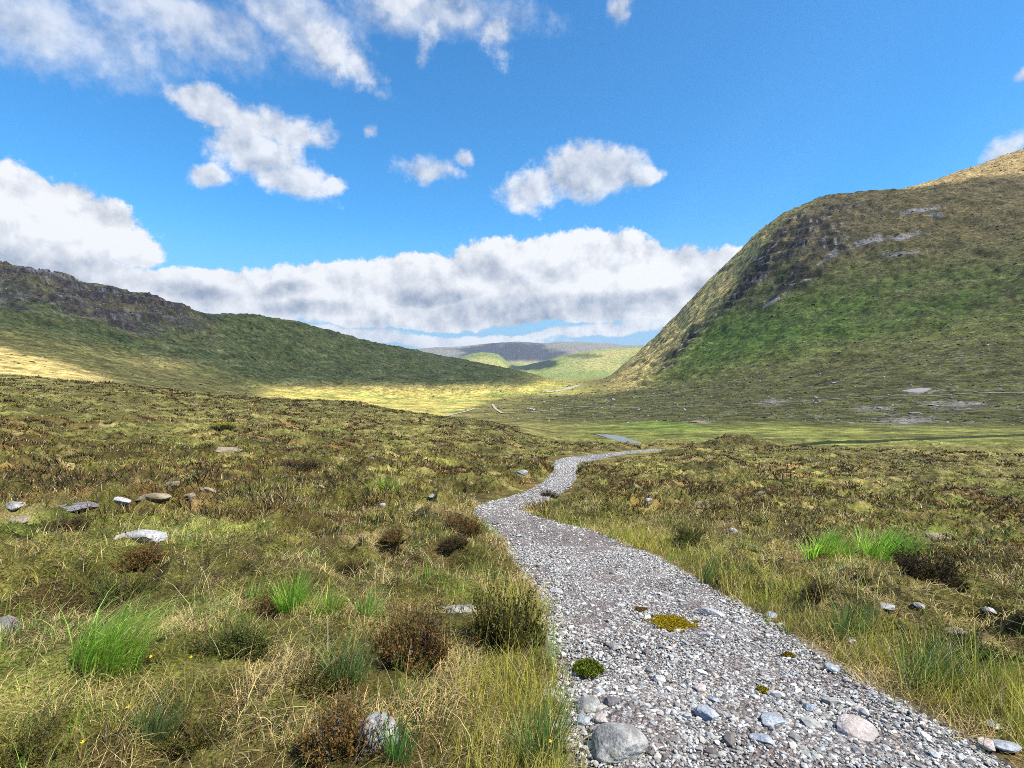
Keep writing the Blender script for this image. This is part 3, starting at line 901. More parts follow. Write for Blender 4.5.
def blur(a, n):
    for _ in range(n):
        a = (np.roll(a, 1, 0) + 2 * a + np.roll(a, -1, 0)) / 4
        a = (np.roll(a, 1, 1) + 2 * a + np.roll(a, -1, 1)) / 4
    return a


has = (sw > 0).astype(float)
val = np.where(sw > 0, sv_ / np.maximum(sw, 1e-9), 0)
fill = blur(val * has, 40) / np.maximum(blur(has, 40), 1e-6)
fill = np.where(blur(has, 40) > 1e-4, fill, 0)
val = np.where(has > 0, val, fill)
val = blur(val, 2)
gxx = x0 + (np.arange(nx) + .5) * CELL; gyy = y0 + (np.arange(ny) + .5) * CELL
GXX, GYY = np.meshgrid(gxx, gyy, indexing='ij')
val += .10 * fbm(GXX / 90, GYY / 90, 81, 4) * ss(.05, .3, val)
rimx = np.minimum.reduce([ss(x0, x0 + 300, GXX), ss(x1, x1 - 300, GXX), ss(y0, y0 + 300, GYY), ss(y1, y1 - 400, GYY)])
cpx, cpy = project(GXX + CH * sdx, GYY + CH * sdy, np.full(GXX.shape, CH - 60))
seen = (GYY + CH * sdy > 10) * ss(-260, -130, cpx) * ss(1290, 1160, cpx) * ss(-170, -60, cpy)      # sheet left out where it would enter the view
val = np.clip(val * rimx * (1 - seen), 0, .85)
opac = 1 - np.sqrt(1 - val)                      # per crossing, two crossings
thick = 90 * np.sqrt(np.clip(val, 0, 1)) * (1 + .5 * fbm(GXX / 60, GYY / 60, 82, 4))
keep = val > .03
vid = np.full((nx, ny), -1); vid[:, :] = np.arange(nx * ny).reshape(nx, ny)
kf = keep[:-1, :-1] | keep[1:, :-1] | keep[:-1, 1:] | keep[1:, 1:]
qq = np.stack([vid[:-1, :-1], vid[1:, :-1], vid[1:, 1:], vid[:-1, 1:]], -1)[kf]
top = np.stack([GXX + CH * sdx, GYY + CH * sdy, CH + thick], -1).reshape(-1, 3)
bot = np.stack([GXX + CH * sdx, GYY + CH * sdy, CH - .5 * thick], -1).reshape(-1, 3)
VVc = np.concatenate([top, bot]); FF = np.concatenate([qq, (qq + nx * ny)[:, ::-1]])
use = np.unique(FF); rm = np.full(len(VVc), -1, np.int64); rm[use] = np.arange(len(use))
M_CLOUD, tt, out = newmat('shade_cloud')
tr = tt.new('ShaderNodeBsdfTransparent'); dl = tt.new('ShaderNodeBsdfTranslucent'); dd = tt.new('ShaderNodeBsdfDiffuse')
dl.inputs[0].default_value = (.95, .95, .95, 1); dd.inputs[0].default_value = (.95, .95, .95, 1)
m1 = tt.new('ShaderNodeMixShader'); m1.inputs[0].default_value = .4; tt.l.new(dl.outputs[0], m1.inputs[1]); tt.l.new(dd.outputs[0], m1.inputs[2])
m2 = tt.new('ShaderNodeMixShader'); tt.l.new(attr(tt, 'opac', 'Fac'), m2.inputs[0]); tt.l.new(tr.outputs[0], m2.inputs[1]); tt.l.new(m1.outputs[0], m2.inputs[2])
tt.l.new(m2.outputs[0], out.inputs['Surface'])
oo = np.concatenate([opac.ravel(), opac.ravel()])[use]
o = mesh_np('shade_clouds', VVc[use], rm[FF], M_CLOUD, None, True, extra={'opac': oo})
tag(o, 'unseen cloud sheet added high over the moor to shade the hills', 'shade_clouds', None, 'stuff')
print('world', round(time.time() - T0, 1))

# ------------------------------------------------------------------ the air of the glen
lo, hi, ex = float(Z.min()) - 1.0, float(Z.max()) + 12.0, 15900.0
bv = [(x_, y_, z_) for x_ in (-ex, ex) for y_ in (-ex, ex) for z_ in (lo, hi)]
bf = np.array([(0, 1, 3, 2), (4, 6, 7, 5), (0, 4, 5, 1), (2, 3, 7, 6), (0, 2, 6, 4), (1, 5, 7, 3)])
M_AIR, tt, out = newmat('thin_air')
pv = tt.new('ShaderNodeVolumePrincipled'); pv.inputs['Color'].default_value = (.80, .88, 1, 1); pv.inputs['Density'].default_value = 3.4e-5; pv.inputs['Anisotropy'].default_value = .2
tt.l.new(pv.outputs[0], out.inputs['Volume'])
tag(mesh_np('haze', bv, bf, M_AIR, smooth=False), 'thin summer haze in the air of the glen', 'haze', None, 'stuff')
scene.cycles.volume_bounces = 0
# ------------------------------------------------------------------ scatter helpers


def blades(P, yaw, L, W, th0, th1, col, segs=3, tipc=None):
    """flat tapering blades that arch over in the direction yaw; th = angle from upright at root and tip"""
    n = len(P)
    dx, dy = np.cos(yaw), np.sin(yaw)
    pos = P.copy(); tw = RNG.uniform(-.9, .9, n)
    sx, sy = -np.sin(yaw + tw), np.cos(yaw + tw)
    V = np.empty((n, segs + 1, 2, 3)); C = np.empty((n, segs + 1, 2, 3))
    for k in range(segs + 1):
        f = k / segs
        wk = W * (1 - .92 * f ** 1.7) * (.75 + .25 * min(1, f * 3))
        V[:, k, 0] = pos - .5 * wk[:, None] * np.stack([sx, sy, 0 * sx], 1)
        V[:, k, 1] = pos + .5 * wk[:, None] * np.stack([sx, sy, 0 * sx], 1)
        cc = col if tipc is None else lerp(col, tipc, f)
        C[:, k, 0] = cc; C[:, k, 1] = cc
        th = th0 + (th1 - th0) * (f + .5 / segs)
        st = (L / segs)[:, None]
        pos = pos + st * np.stack([np.sin(th) * dx, np.sin(th) * dy, np.cos(th)], 1)
    base = (np.arange(n) * (segs + 1) * 2)[:, None]
    fs = np.array([[2 * k, 2 * k + 1, 2 * k + 3, 2 * k + 2] for k in range(segs)])
    Fc = (base[:, :, None] + fs[None]).reshape(-1, 4)
    return V.reshape(-1, 3), Fc, C.reshape(-1, 3)


def join(parts):
    Vs, Fs, Cs, o = [], [], [], 0
    for V, Fq, C in parts:
        Vs.append(V); Fs.append(Fq + o); Cs.append(C); o += len(V)
    return np.concatenate(Vs), np.concatenate(Fs), np.concatenate(Cs)


def sprigs(P, d, L, leaf, lw, nl, cstem, cleaf, sw=.0025):
    """woody sprigs from P along unit vectors d, set with little leaves: returns (stems), (leaves)"""
    n = len(P)
    side = np.cross(d, RNG.normal(size=(n, 3))); side /= np.linalg.norm(side, axis=1)[:, None] + 1e-9
    bend = RNG.normal(0, .12, (n, 3)); bend[:, 2] += .12
    V = np.empty((n, 3, 2, 3))
    for k, f in enumerate((0, .5, 1)):
        c = P + d * (L * f)[:, None] + bend * (L * f * f)[:, None]
        ww = (sw * (1 - .7 * f))
        V[:, k, 0] = c - side * ww; V[:, k, 1] = c + side * ww
    base = (np.arange(n) * 6)[:, None, None]
    Fs = (base + np.array([[0, 1, 3, 2], [2, 3, 5, 4]])[None]).reshape(-1, 4)
    S = (V.reshape(-1, 3), Fs, np.repeat(cstem, 6, 0))
    f = RNG.uniform(.25, 1.05, (n, nl))
    c = P[:, None] + d[:, None] * (L[:, None] * f)[..., None] + bend[:, None] * (L[:, None] * f * f)[..., None]
    ld = d[:, None] * .7 + RNG.normal(0, .6, (n, nl, 3)); ld /= np.linalg.norm(ld, axis=2)[..., None]
    lsd = np.cross(ld, RNG.normal(size=(n, nl, 3))); lsd /= np.linalg.norm(lsd, axis=2)[..., None] + 1e-9
    ll = leaf * RNG.uniform(.6, 1.4, (n, nl, 1)) if np.isscalar(leaf) else leaf[:, None, None] * RNG.uniform(.6, 1.4, (n, nl, 1))
    wl = lw if np.isscalar(lw) else lw[:, None, None]
    q = np.stack([c, c + ld * ll * .5 + lsd * wl, c + ld * ll, c + ld * ll * .5 - lsd * wl], 2).reshape(-1, 3)
    Fl = np.arange(len(q)).reshape(-1, 4)
    cl = np.repeat(np.repeat(cleaf, nl, 0) * RNG.uniform(.7, 1.35, (n * nl, 1)), 4, 0)
    return S, (q, Fl, cl)


def polar_scatter(n, r0, r1, expo, half):
    u = RNG.uniform(size=n); e = 2 - expo
    r = (r0 ** e + u * (r1 ** e - r0 ** e)) ** (1 / e)
    a = RNG.uniform(-half, half, n)
    return r * np.sin(a), r * np.cos(a)


STRAW, PALE, OLV, GRN, YGR, BRN, RUST = map(np.array, [(.60, .46, .20), (.72, .60, .36), (.24, .22, .04), (.17, .31, .03), (.38, .36, .045), (.17, .098, .034), (.26, .13, .03)])
WIND = 0.35          # everything leans a little to the right

# single stones and boulders: px, py of the foot, width, height in pixels, depth ratio, turn, material, label
G, P_, K, B_, TN_, DK = M_ROCK_GREY, M_ROCK_PALE, M_ROCK_PINK, M_ROCK_BLUE, M_ROCK_TAN, M_ROCK_DARK
ROCKS = [
    ('boulder', 616, 776, 64, 36, .8, -8, G, 'large rounded grey boulder with pale lichen at the left edge of the gravel path', 'boulder', None),
    ('boulder', 379, 754, 42, 42, .9, 30, G, 'weathered grey boulder standing upright in brown grass, left of the path', 'boulder', None),
    ('boulder', 141, 543, 54, 16, .45, -6, P_, 'long low white rock among heather, a rusty heather bush in front of it', 'rock', None),
    ('boulder', 4, 642, 34, 28, .8, 0, DK, 'purple grey stone cut by the left edge of the picture', 'rock', None),
    ('stone_slab', 452, 620, 50, 20, .8, 5, G, 'flat grey slab in the grass between the brown and the dark olive heather bush', 'rock', None),
    ('stone', 855, 752, 38, 26, 1.0, 35, K, 'flat pinkish white stone, broadest one in the lower right of the path', 'stone', None),
    ('stone', 711, 625, 30, 12, .5, -25, P_, 'elongated pale stone lying on the path just above the yellow moss', 'stone', None),
    ('stone', 707, 646, 18, 8, .5, -15, P_, 'narrow white stone touching the lower right side of the yellow moss', 'stone', None),
    ('stone', 659, 696, 14, 17, .7, 5, P_, 'upright pale block near the middle of the path', 'stone', None),
    ('stone', 700, 704, 15, 11, .9, 15, K, 'rounded cream stone right of the upright pale block', 'stone', None),
    ('stone', 667, 728, 10, 9, .9, 10, P_, 'small square white stone below the upright pale block', 'stone', None),
    ('stone_slab', 708, 738, 22, 26, 1.1, 60, B_, 'blue grey slab standing out of the gravel, dark line down its left side', 'stone', None),
    ('stone_slab', 771, 740, 28, 22, 1.2, -40, B_, 'blue grey slab lying at a slant in the lower middle of the path', 'stone', None),
    ('stone', 714, 716, 14, 12, .7, -50, B_, 'blue grey wedge lying against the upper end of a larger slab', 'stone', None),
    ('stone_slab', 762, 757, 22, 12, .9, 10, B_, 'pale blue flat stone at the bottom of the path below a slanting slab', 'stone', None),
    ('stone', 588, 726, 26, 20, .9, 20, G, 'pale grey stone with flat top, uppermost of the pile on the path edge', 'stone', 'stones piled on the left path edge'),
    ('stone', 611, 721, 17, 15, .9, 5, DK, 'squarish darker grey stone right of the pile on the path edge', 'stone', 'stones piled on the left path edge'),
    ('stone', 582, 738, 16, 16, .9, 40, B_, 'bluish stone on the left of the pile beside the straw grass', 'stone', 'stones piled on the left path edge'),
    ('stone', 601, 737, 16, 13, .9, -20, K, 'pinkish grey stone in the pile just above the large boulder', 'stone', 'stones piled on the left path edge'),
    ('stone', 594, 746, 14, 9, .8, 0, G, 'low grey stone touching the large boulder from above', 'stone', 'stones piled on the left path edge'),
    ('stone', 569, 758, 14, 16, .8, 10, M_ROCK_TAN, 'ochre stone in the grass left of the large boulder', 'stone', None),
    ('stone', 616, 660, 16, 10, .9, 10, G, 'pale grey lump in the gravel up left of the upright block', 'stone', None),
    ('stone', 668, 607, 12, 6, .8, 0, P_, 'small white stone lying alone above the yellow moss', 'stone', None),
    ('stone', 620, 615, 12, 7, .8, 0, P_, 'rounded pale stone on the upper left of the moss', 'stone', None),
    ('stone', 557, 600, 13, 6, .9, 0, P_, 'white stone on the left path edge just above the dark olive bush', 'stone', None),
    ('stone', 770, 619, 14, 6, .9, 0, B_, 'bluish flat stone near the right path edge beside grass', 'stone', None),
    ('stone', 831, 680, 17, 9, .9, -35, B_, 'blue grey stone at the right side of the path halfway down', 'stone', None),
    ('stone', 811, 725, 15, 12, .9, -35, B_, 'bluish stone up left of the broad pinkish stone', 'stone', None),
    ('stone', 1004, 753, 30, 14, .8, -20, B_, 'pale bluish pointed stone at the far right end of the path', 'stone', None),
    ('stone', 985, 752, 22, 12, .9, 20, K, 'pinkish stone left of the pointed bluish stone', 'stone', None),
    ('stone', 992, 728, 18, 8, .9, -20, G, 'grey stone under the grass verge above the pointed bluish stone', 'stone', None),
    ('stone', 850, 643, 11, 6, .9, 0, P_, 'white stone on the brown mossy right path edge', 'stone', None),
    ('stone', 885, 611, 26, 10, .6, 5, P_, 'pale stone in the grass below the right bright green rush patch', 'stone', None),
    ('stone', 920, 608, 14, 6, .7, 0, G, 'small grey stone right of the pale stone in the right hand grass', 'stone', None),
    ('stone', 990, 613, 15, 8, .8, 10, P_, 'white stone alone in short turf near the right edge', 'stone', None),
    ('stone', 962, 634, 34, 6, .5, -8, TN_, 'long low brown rock edging the wet hollow on the right', 'rock', None),
    ('stone', 733, 534, 11, 9, .9, 0, P_, 'single bright white stone on the tussocks beyond the right verge', 'stone', None),
    ('stone', 650, 502, 13, 6, .8, 0, P_, 'white stone on the moor just right of the path bend', 'stone', None),
    ('boulder', 937, 541, 34, 11, .7, 4, TN_, 'flat tan rock behind the bright green rush patch', 'rock', None),
    ('boulder', 760, 497, 24, 8, .7, 4, TN_, 'tan rock among brown tussocks right of the path bend', 'rock', None),
    ('boulder', 700, 507, 20, 8, .7, 4, TN_, 'smaller tan rock left of the other on the brown tussocks', 'rock', None),
    ('boulder', 118, 503, 30, 9, .6, 8, P_, 'broken pale quartz rock beside the long tan boulder', 'rock', None),
    ('boulder', 153, 500, 46, 13, .6, 10, TN_, 'long tan boulder right of the broken pale quartz rock', 'rock', None),
    ('boulder', 208, 495, 26, 13, .7, 20, TN_, 'tan rock with a cracked top, right of the long tan boulder', 'rock', None),
    ('boulder', 190, 498, 16, 8, .8, -10, TN_, 'small tan rock leaning on the cracked one', 'rock', None),
    ('boulder', 176, 486, 26, 8, .6, 12, TN_, 'low tan rock up behind the long tan boulder', 'rock', None),
    ('boulder', 230, 453, 50, 7, .6, 4, TN_, 'broad flat tan outcrop farthest up the left moor', 'rock', None),
    ('boulder', 76, 510, 52, 12, .6, 2, DK, 'wide dark low rock left of the pale quartz', 'rock', None),
    ('boulder', 17, 508, 26, 10, .7, 0, G, 'grey rock near the left edge above the wide dark one', 'rock', None),
    ('boulder', 15, 525, 36, 11, .7, 0, TN_, 'tan and rusty rock near the left edge below the grey one', 'rock', None),
    ('boulder', 320, 489, 13, 7, .8, 0, TN_, 'lone pale tan rock on the open moor left of centre', 'rock', None),
    ('boulder', 383, 507, 10, 6, .8, 0, P_, 'small whitish rock below the distant bright green patch', 'rock', None),
    ('boulder', 432, 497, 12, 6, .8, 0, G, 'grey rock in the turf left of where the path bends', 'rock', None),
    ('boulder', 522, 475, 17, 8, .6, 25, G, 'slanting grey boulder left of the narrow part of the path', 'rock', None),
    ('boulder', 394, 462, 12, 5, .8, 0, TN_, 'distant pale rock up the moor, lower of two', 'rock', None),
    ('boulder', 372, 460, 9, 5, .8, 0, TN_, 'distant pale rock up the moor, upper of two', 'rock', None),
    ('outcrop', 698, 423.5, 26, 4.5, .8, 0, TN_, 'pale outcrop at the back of the meadow behind the dark knoll', 'outcrop', 'outcrops at the foot of the right hill'),
    ('outcrop', 918, 392, 34, 5, .9, 0, K, 'broad pinkish outcrop above the track at the foot of the right hill', 'outcrop', 'outcrops at the foot of the right hill'),
    ('outcrop', 934, 406, 15, 3, .9, 0, P_, 'whitish outcrop right below the broad pinkish one', 'outcrop', 'outcrops at the foot of the right hill'),
    ('outcrop', 916, 414, 20, 3, .9, 0, G, 'long grey outcrop in the middle of the stony foot of the hill', 'outcrop', 'outcrops at the foot of the right hill'),
    ('outcrop', 903, 424, 13, 4, .9, 0, P_, 'whitest outcrop, lowest on the stony foot of the hill', 'outcrop', 'outcrops at the foot of the right hill'),
    ('outcrop', 886, 410, 15, 3, .9, 0, P_, 'small whitish outcrop left of the long grey one', 'outcrop', 'outcrops at the foot of the right hill'),
    ('outcrop', 974, 393, 12, 2.5, .9, 0, P_, 'little pale outcrop at the right end of the hill track', 'outcrop', 'outcrops at the foot of the right hill'),
    ('outcrop', 851, 424, 9, 3, .9, 0, G, 'little grey outcrop just above the dark river', 'outcrop', 'outcrops at the foot of the right hill'),
]
RSPOT = []
for q_ in ROCKS:
    if q_[3]:
        p = at(q_[1], min(q_[2] - .3 * q_[4], 764)); RSPOT.append((p[0], p[1], q_[3] * p[1] / F / 2))
RSPOT = np.array(RSPOT)


def clear_of_rocks(x, y, k=.85, front_=.05):
    ok = np.ones(len(x), bool)
    for a_, b_, r_ in RSPOT:
        if b_ < 40:
            ok &= np.hypot((x - a_) / (r_ * k), (y - b_ + min(.3, r_)) / (r_ * k + front_)) > 1
    return ok


BUSH = [  # px, py of the foot, width, height in px, palette, label
    (411, 668, 84, 64, 'rust', 'rust brown heather bush, left of two large bushes beside the path'),
    (508, 650, 76, 66, 'olive', 'dark olive heather bush touching the left edge of the path'),
    (328, 692, 64, 36, 'olive', 'low dark olive heather left below the rust brown bush'),
    (930, 584, 80, 38, 'dark', 'dark brown heather bush beside the right green rush patch'),
    (118, 607, 74, 34, 'green', 'wide dark green heather above the big leaning green tussock'),
    (236, 655, 66, 36, 'green', 'dark green heather right of the big leaning green tussock'),
    (266, 622, 44, 32, 'rust', 'small brown heather left of the short bright green tuft'),
    (462, 532, 46, 20, 'rust', 'brown heather on the left bank where the path narrows'),
    (345, 752, 96, 56, 'rust', 'sprawling brown heather left of the upright grey boulder'),
    (140, 563, 54, 22, 'rust', 'rusty heather in front of the long white rock'),
    (62, 534, 56, 18, 'dark', 'dark heather below the wide dark rock on the left'),
    (548, 499, 20, 10, 'dark', 'small dark heather at the inner bend of the path'),
    (300, 470, 44, 12, 'dark', 'distant dark heather on the moor left of centre'),
    (25, 760, 90, 40, 'olive', 'olive heather in the bottom left corner'),
    (195, 745, 70, 34, 'olive', 'low olive heather in straw grass at the bottom left'),
    (820, 598, 50, 18, 'dark', 'flat dark heather left of the right dark brown bush'),
    (985, 660, 60, 26, 'green', 'green heather near the right edge by the verge'),
    (455, 545, 30, 12, 'dark', 'dark heather below the brown one on the left bank'),
    (395, 540, 36, 14, 'rust', 'brown heather tuft in the middle of the left moor'),
    (350, 575, 40, 18, 'dark', 'dark heather up behind the row of bright green tufts'),
    (690, 540, 36, 14, 'green', 'green heather at the outer side of the right verge'),
]
BSPOT = []
for px, py, wpx, hpx, pal, lab in BUSH:
    p = at(px, min(py, 766) - .12 * hpx); BSPOT.append((p[0], p[1], wpx * p[1] / F / 2))


def clear_of_bushes(x, y):
    ok = np.ones(len(x), bool)
    for a_, b_, r_ in BSPOT:
        ok &= np.hypot((x - a_) / (r_ * .95), (y - b_ + .12) / (r_ * .95 + .08)) > 1
    return ok | (RNG.uniform(size=len(x)) < .12)


def heath_field(x, y):
    return 1.4 * fbm(x / 1.15, y / 1.15, 111, 3) + .5 * fbm(x / .35, y / .35, 112, 2)


# ---- near grass
NCL = 62000
cx, cy = polar_scatter(NCL, 1.3, 17, 1.45, math.radians(56))
ur, ua = 6 * np.sqrt(RNG.uniform(size=22000)), RNG.uniform(-np.pi, np.pi, 22000)          # and all round where one stands
uo = (np.abs(ua) > math.radians(55)) | (ur < 1.35)
cx = np.concatenate([cx, (ur * np.sin(ua))[uo]]); cy = np.concatenate([cy, (ur * np.cos(ua))[uo]]); NCL = len(cx)
keep = (path_sd(cx, cy) > -.12) & clear_of_bushes(cx, cy)
keep &= (RNG.uniform(size=NCL) > .82 * ss(.05, .25, heath_field(cx, cy)) * ss(.15, .5, path_sd(cx, cy)))
cx, cy = cx[keep], cy[keep]
sdv = path_sd(cx, cy); rr = np.hypot(cx, cy); n = len(cx)
f1 = 1.5 * fbm(cx / .5, cy / .5, 101, 3); f2 = 1.5 * fbm(cx / 1.3, cy / 1.3, 102, 3); f3 = 1.6 * fbm(cx / .8, cy / .8, 103, 3)
rightside = ss(0, .4, cx - np.interp(cy, PC[:, 1][40:200], PC[:, 0][40:200]))
verge = np.exp(-((sdv - .45) / .40) ** 2) * rightside * (cy < 13)
vergeL = np.exp(-((sdv - .25) / .3) ** 2) * (1 - rightside) * (cy < 6)
# kind of grass in each clump
score = np.stack([.27 + 1.3 * f1 + .08 * RNG.normal(size=n),
                  .16 + 1.2 * f2 + .1 * RNG.normal(size=n) + verge * .5,
                  -.02 + 1.2 * f3 + .1 * RNG.normal(size=n) + verge * .3,
                  .20 - 1.2 * f1 - .5 * f2 + .1 * RNG.normal(size=n) - verge * .5,
                  -.12 + .25 * RNG.normal(size=n) + .8 * fbm(cx / 1.9, cy / 1.9, 105, 2) + verge * 1.0 + vergeL * .8], 1)
kind = np.argmax(score, 1)
kc = np.stack([STRAW, OLV, GRN, BRN, YGR])[kind]
parts = []
NB = 6
m = n * NB
pc = np.repeat(np.arange(n), NB)
rad = .035 + .012 * rr[pc]
bx = cx[pc] + RNG.normal(0, 1, m) * rad; by = cy[pc] + RNG.normal(0, 1, m) * rad
kk = kind[pc]
ok = path_sd(bx, by) > -.05 + .32 * fbm(bx / .35, by / .35, 104, 2)
ok &= clear_of_rocks(bx, by)
bx, by, kk, pc = bx[ok], by[ok], kk[ok], pc[ok]; m = len(bx)
bz = H(bx, by)
rb = np.hypot(bx, by)
clL = np.array([.10, .085, .092, .05, .12])[kk] * np.exp(RNG.normal(0, .35, m)) * np.repeat(np.exp(RNG.normal(0, .3, n)), NB)[ok] * (1 + .35 * verge[pc])
clW = np.maximum(.0030 * np.exp(RNG.normal(0, .3, m)), .0009 * rb)
th0 = np.abs(RNG.normal(.18, .15, m)); th1 = np.array([2.1, 1.25, .95, 1.6, 1.0])[kk] * RNG.uniform(.5, 1.25, m)
flat = RNG.uniform(size=m) < np.array([.5, .16, .05, .5, .1])[kk]
th0 = np.where(flat, RNG.uniform(1.0, 1.5, m), th0); th1 = np.where(flat, RNG.uniform(1.35, 1.75, m), th1)
yaw = RNG.uniform(-np.pi, np.pi, m); yaw = np.arctan2(np.sin(yaw), np.cos(yaw) + 1.0 * WIND * 2)
bc = np.repeat(kc, NB, 0)[ok] * np.exp(RNG.normal(0, .22, (m, 1))) * (1 + RNG.normal(0, .06, (m, 3)))
alt = RNG.uniform(size=m)
bc = np.where((alt < .07)[:, None], STRAW * RNG.uniform(.7, 1.2, (m, 1)), bc)
bc = np.where((alt > .94)[:, None], PALE * RNG.uniform(.7, 1.1, (m, 1)), bc)
tip = lerp(bc, STRAW, .18 * RNG.uniform(size=(m, 1)))
parts.append(blades(np.stack([bx, by, bz - .01], 1), yaw, clL, clW, th0, th1, bc, 3, tip))
# a few long pale bents
ml = 240
lx, ly = polar_scatter(ml, 1.6, 9, 1.3, math.radians(55))
ok = (path_sd(lx, ly) > .05); lx, ly = lx[ok], ly[ok]; ml = len(lx)
yaw = RNG.normal(.1, .9, ml)
parts.append(blades(np.stack([lx, ly, H(lx, ly)], 1), yaw, RNG.uniform(.15, .42, ml), np.maximum(.0022, .0008 * np.hypot(lx, ly)), RNG.uniform(.1, .6, ml), RNG.uniform(.7, 1.7, ml),
                    PALE * RNG.uniform(.7, 1.15, (ml, 1)), 4))
V, Fq, C = join(parts)
o = mesh_np('grass', V, Fq, M_GRASS, C); tag(o, 'rough mixed straw and green grass covering the near moor', 'grass', None, 'stuff')

# ---- low heather among the near grass
ns_ = 52000
hx, hy = polar_scatter(ns_, 1.5, 42, 1.35, math.radians(56))
fh_ = heath_field(hx, hy)
ok = (path_sd(hx, hy) > .16) & (fh_ + RNG.normal(0, .05, ns_) > .08) & clear_of_rocks(hx, hy, .9); hx, hy = hx[ok], hy[ok]; n = len(hx); rh_ = np.hypot(hx, hy)
d = RNG.normal(0, .45, (n, 3)); d[:, 2] = 1; d /= np.linalg.norm(d, axis=1)[:, None]
pal = np.stack([c3(.13, .078, .024), c3(.10, .098, .020), c3(.18, .092, .028), c3(.22, .18, .13)])
cl = pal[RNG.choice(4, n, p=[.4, .3, .22, .08])] * RNG.uniform(.8, 1.2, (n, 1))
S, Lf = sprigs(np.stack([hx, hy, H(hx, hy)], 1), d, RNG.uniform(.05, .17, n), np.maximum(.014, .0028 * rh_), np.maximum(.0022, .0006 * rh_), 9, np.tile(c3(.10, .07, .05), (n, 1)), cl)
V, Fq, C = join([S, Lf])
o = mesh_np('heather_cover', V, Fq, M_HEATH, C); tag(o, 'low brown and olive heather growing through the grass', 'heather', None, 'stuff')

# ---- tussocks of the middle distance
NT_ = 52000
tx, ty = polar_scatter(NT_, 10, 165, 1.38, math.radians(52))
rt = np.hypot(tx, ty)
tpx, tpy = project(tx, ty, H(tx, ty))
sdt = path_sd(tx, ty)
meadow = (rt > 112) & (tpx > 520) & (np.hypot(tx - kn[0], ty - kn[1]) > 10)
dns = 1.3 * fbm(tx / 6.5, ty / 6.5, 76, 4)
smooth_l = ss(300, 60, tpx) * ss(20, 45, rt) * ss(-.2, .2, fbm(tx / 14, ty / 14, 53, 3))
ok = (sdt > .3) & ~meadow & clear_of_rocks(tx, ty, .75, .15) & (RNG.uniform(size=NT_) > smooth_l * .75) & (RNG.uniform(size=NT_) > .75 * ss(-.05, -.3, fbm(tx / 5, ty / 5, 124, 3)))
tx, ty, rt, dns, tpx = tx[ok], ty[ok], rt[ok], dns[ok], tpx[ok]; n = len(tx)
g1 = 1.25 * fbm(tx / 1.3, ty / 1.3, 122, 3) + .10 * RNG.normal(size=n); g2 = 1.3 * fbm(tx / 3.5, ty / 3.5, 123, 3)
kind = np.where(g1 + .9 * dns > .20, 0, np.where(g1 < -.27, 2, np.where(g2 > .2, 3, 1)))
base_c = np.stack([c3(.052, .038, .016), c3(.20, .175, .042), c3(.50, .39, .20), c3(.17, .21, .03)])[kind]
base_c = np.where(((kind == 0) & (RNG.uniform(size=n) < .35))[:, None], c3(.15, .085, .028), base_c)
base_c = base_c * np.exp(RNG.normal(0, .18, (n, 1))) * (1 + RNG.normal(0, .06, (n, 3)))
NB = 15
m = n * NB; pc = np.repeat(np.arange(n), NB)
cs = np.exp(RNG.normal(0, .35, n)) * np.array([1.15, .9, .85, .9])[kind] * (.8 + .005 * rt)
rad = (.13 * cs)[pc]
bx = tx[pc] + RNG.normal(0, 1, m) * rad; by = ty[pc] + RNG.normal(0, 1, m) * rad
bz = H(bx, by) - .02
hk = kind[pc] == 0
L_ = (np.array([.15, .13, .14, .16])[kind] * cs)[pc] * RNG.uniform(.6, 1.3, m)
W_ = np.maximum(.010, .0013 * rt[pc]) * RNG.uniform(.7, 1.4, m) * np.where(hk, 1.5, 1)
yaw = np.where(hk, np.arctan2(by - ty[pc], bx - tx[pc]), np.arctan2(RNG.normal(0, 1, m), RNG.normal(.7, 1, m)))
th0 = np.where(hk, RNG.uniform(.1, .9, m), RNG.uniform(.05, .5, m)); th1 = np.where(hk, RNG.uniform(.3, 1.2, m), RNG.uniform(.6, 1.7, m))
bc = base_c[pc] * np.exp(RNG.normal(0, .22, (m, 1)))
sw_ = RNG.uniform(size=m) < np.where(hk, .05, .22)
bc = np.where(sw_[:, None], STRAW * RNG.uniform(.6, 1., (m, 1)), bc)
V, Fq, C = blades(np.stack([bx, by, bz], 1), yaw, L_, W_, th0, th1, bc, 2)
o = mesh_np('moor_grass', V, Fq, M_GRASS, C); tag(o, 'tussocks of grass and heather spread over the moor', 'moor grass', None, 'stuff')
print('grass', round(time.time() - T0, 1), len(V))

# ------------------------------------------------------------------ stones
import bmesh


def ico(sub):
    bm = bmesh.new(); bmesh.ops.create_icosphere(bm, subdivisions=sub, radius=1.0)
    V = np.array([v.co[:] for v in bm.verts]); Fq = np.array([[v.index for v in f.verts] for f in bm.faces]); bm.free()
    return V, Fq


ICO = {k: ico(k) for k in (1, 2, 5)}


def rock_shape(seed, sub=5, cuts=11, amp=.06, depth=(.55, .9)):
    rg = np.random.default_rng(seed)
    V, Fq = ICO[sub]; V = V.copy()
    for _ in range(cuts):
        nrm_ = rg.normal(size=3); nrm_ /= np.linalg.norm(nrm_)
        d_ = rg.uniform(*depth); h = V @ nrm_ - d_
        V = V - np.where(h > 0, h, 0)[:, None] * nrm_ * .96
    if amp:
        L = np.linalg.norm(V, axis=1)[:, None]; U = V / L
        q = fbm(U[:, 0] * 2.1 + U[:, 2] * 1.7 + seed, U[:, 1] * 2.1 - U[:, 2] * 1.3, seed % 50 + 200, 4, .55)
        q2 = fbm(U[:, 0] * 7 + U[:, 2] * 6, U[:, 1] * 7 - U[:, 2] * 5 + seed, seed % 50 + 260, 3, .6)
        V = V * (1 + amp * q[:, None] * 2 + amp * .5 * q2[:, None])
    return V, Fq


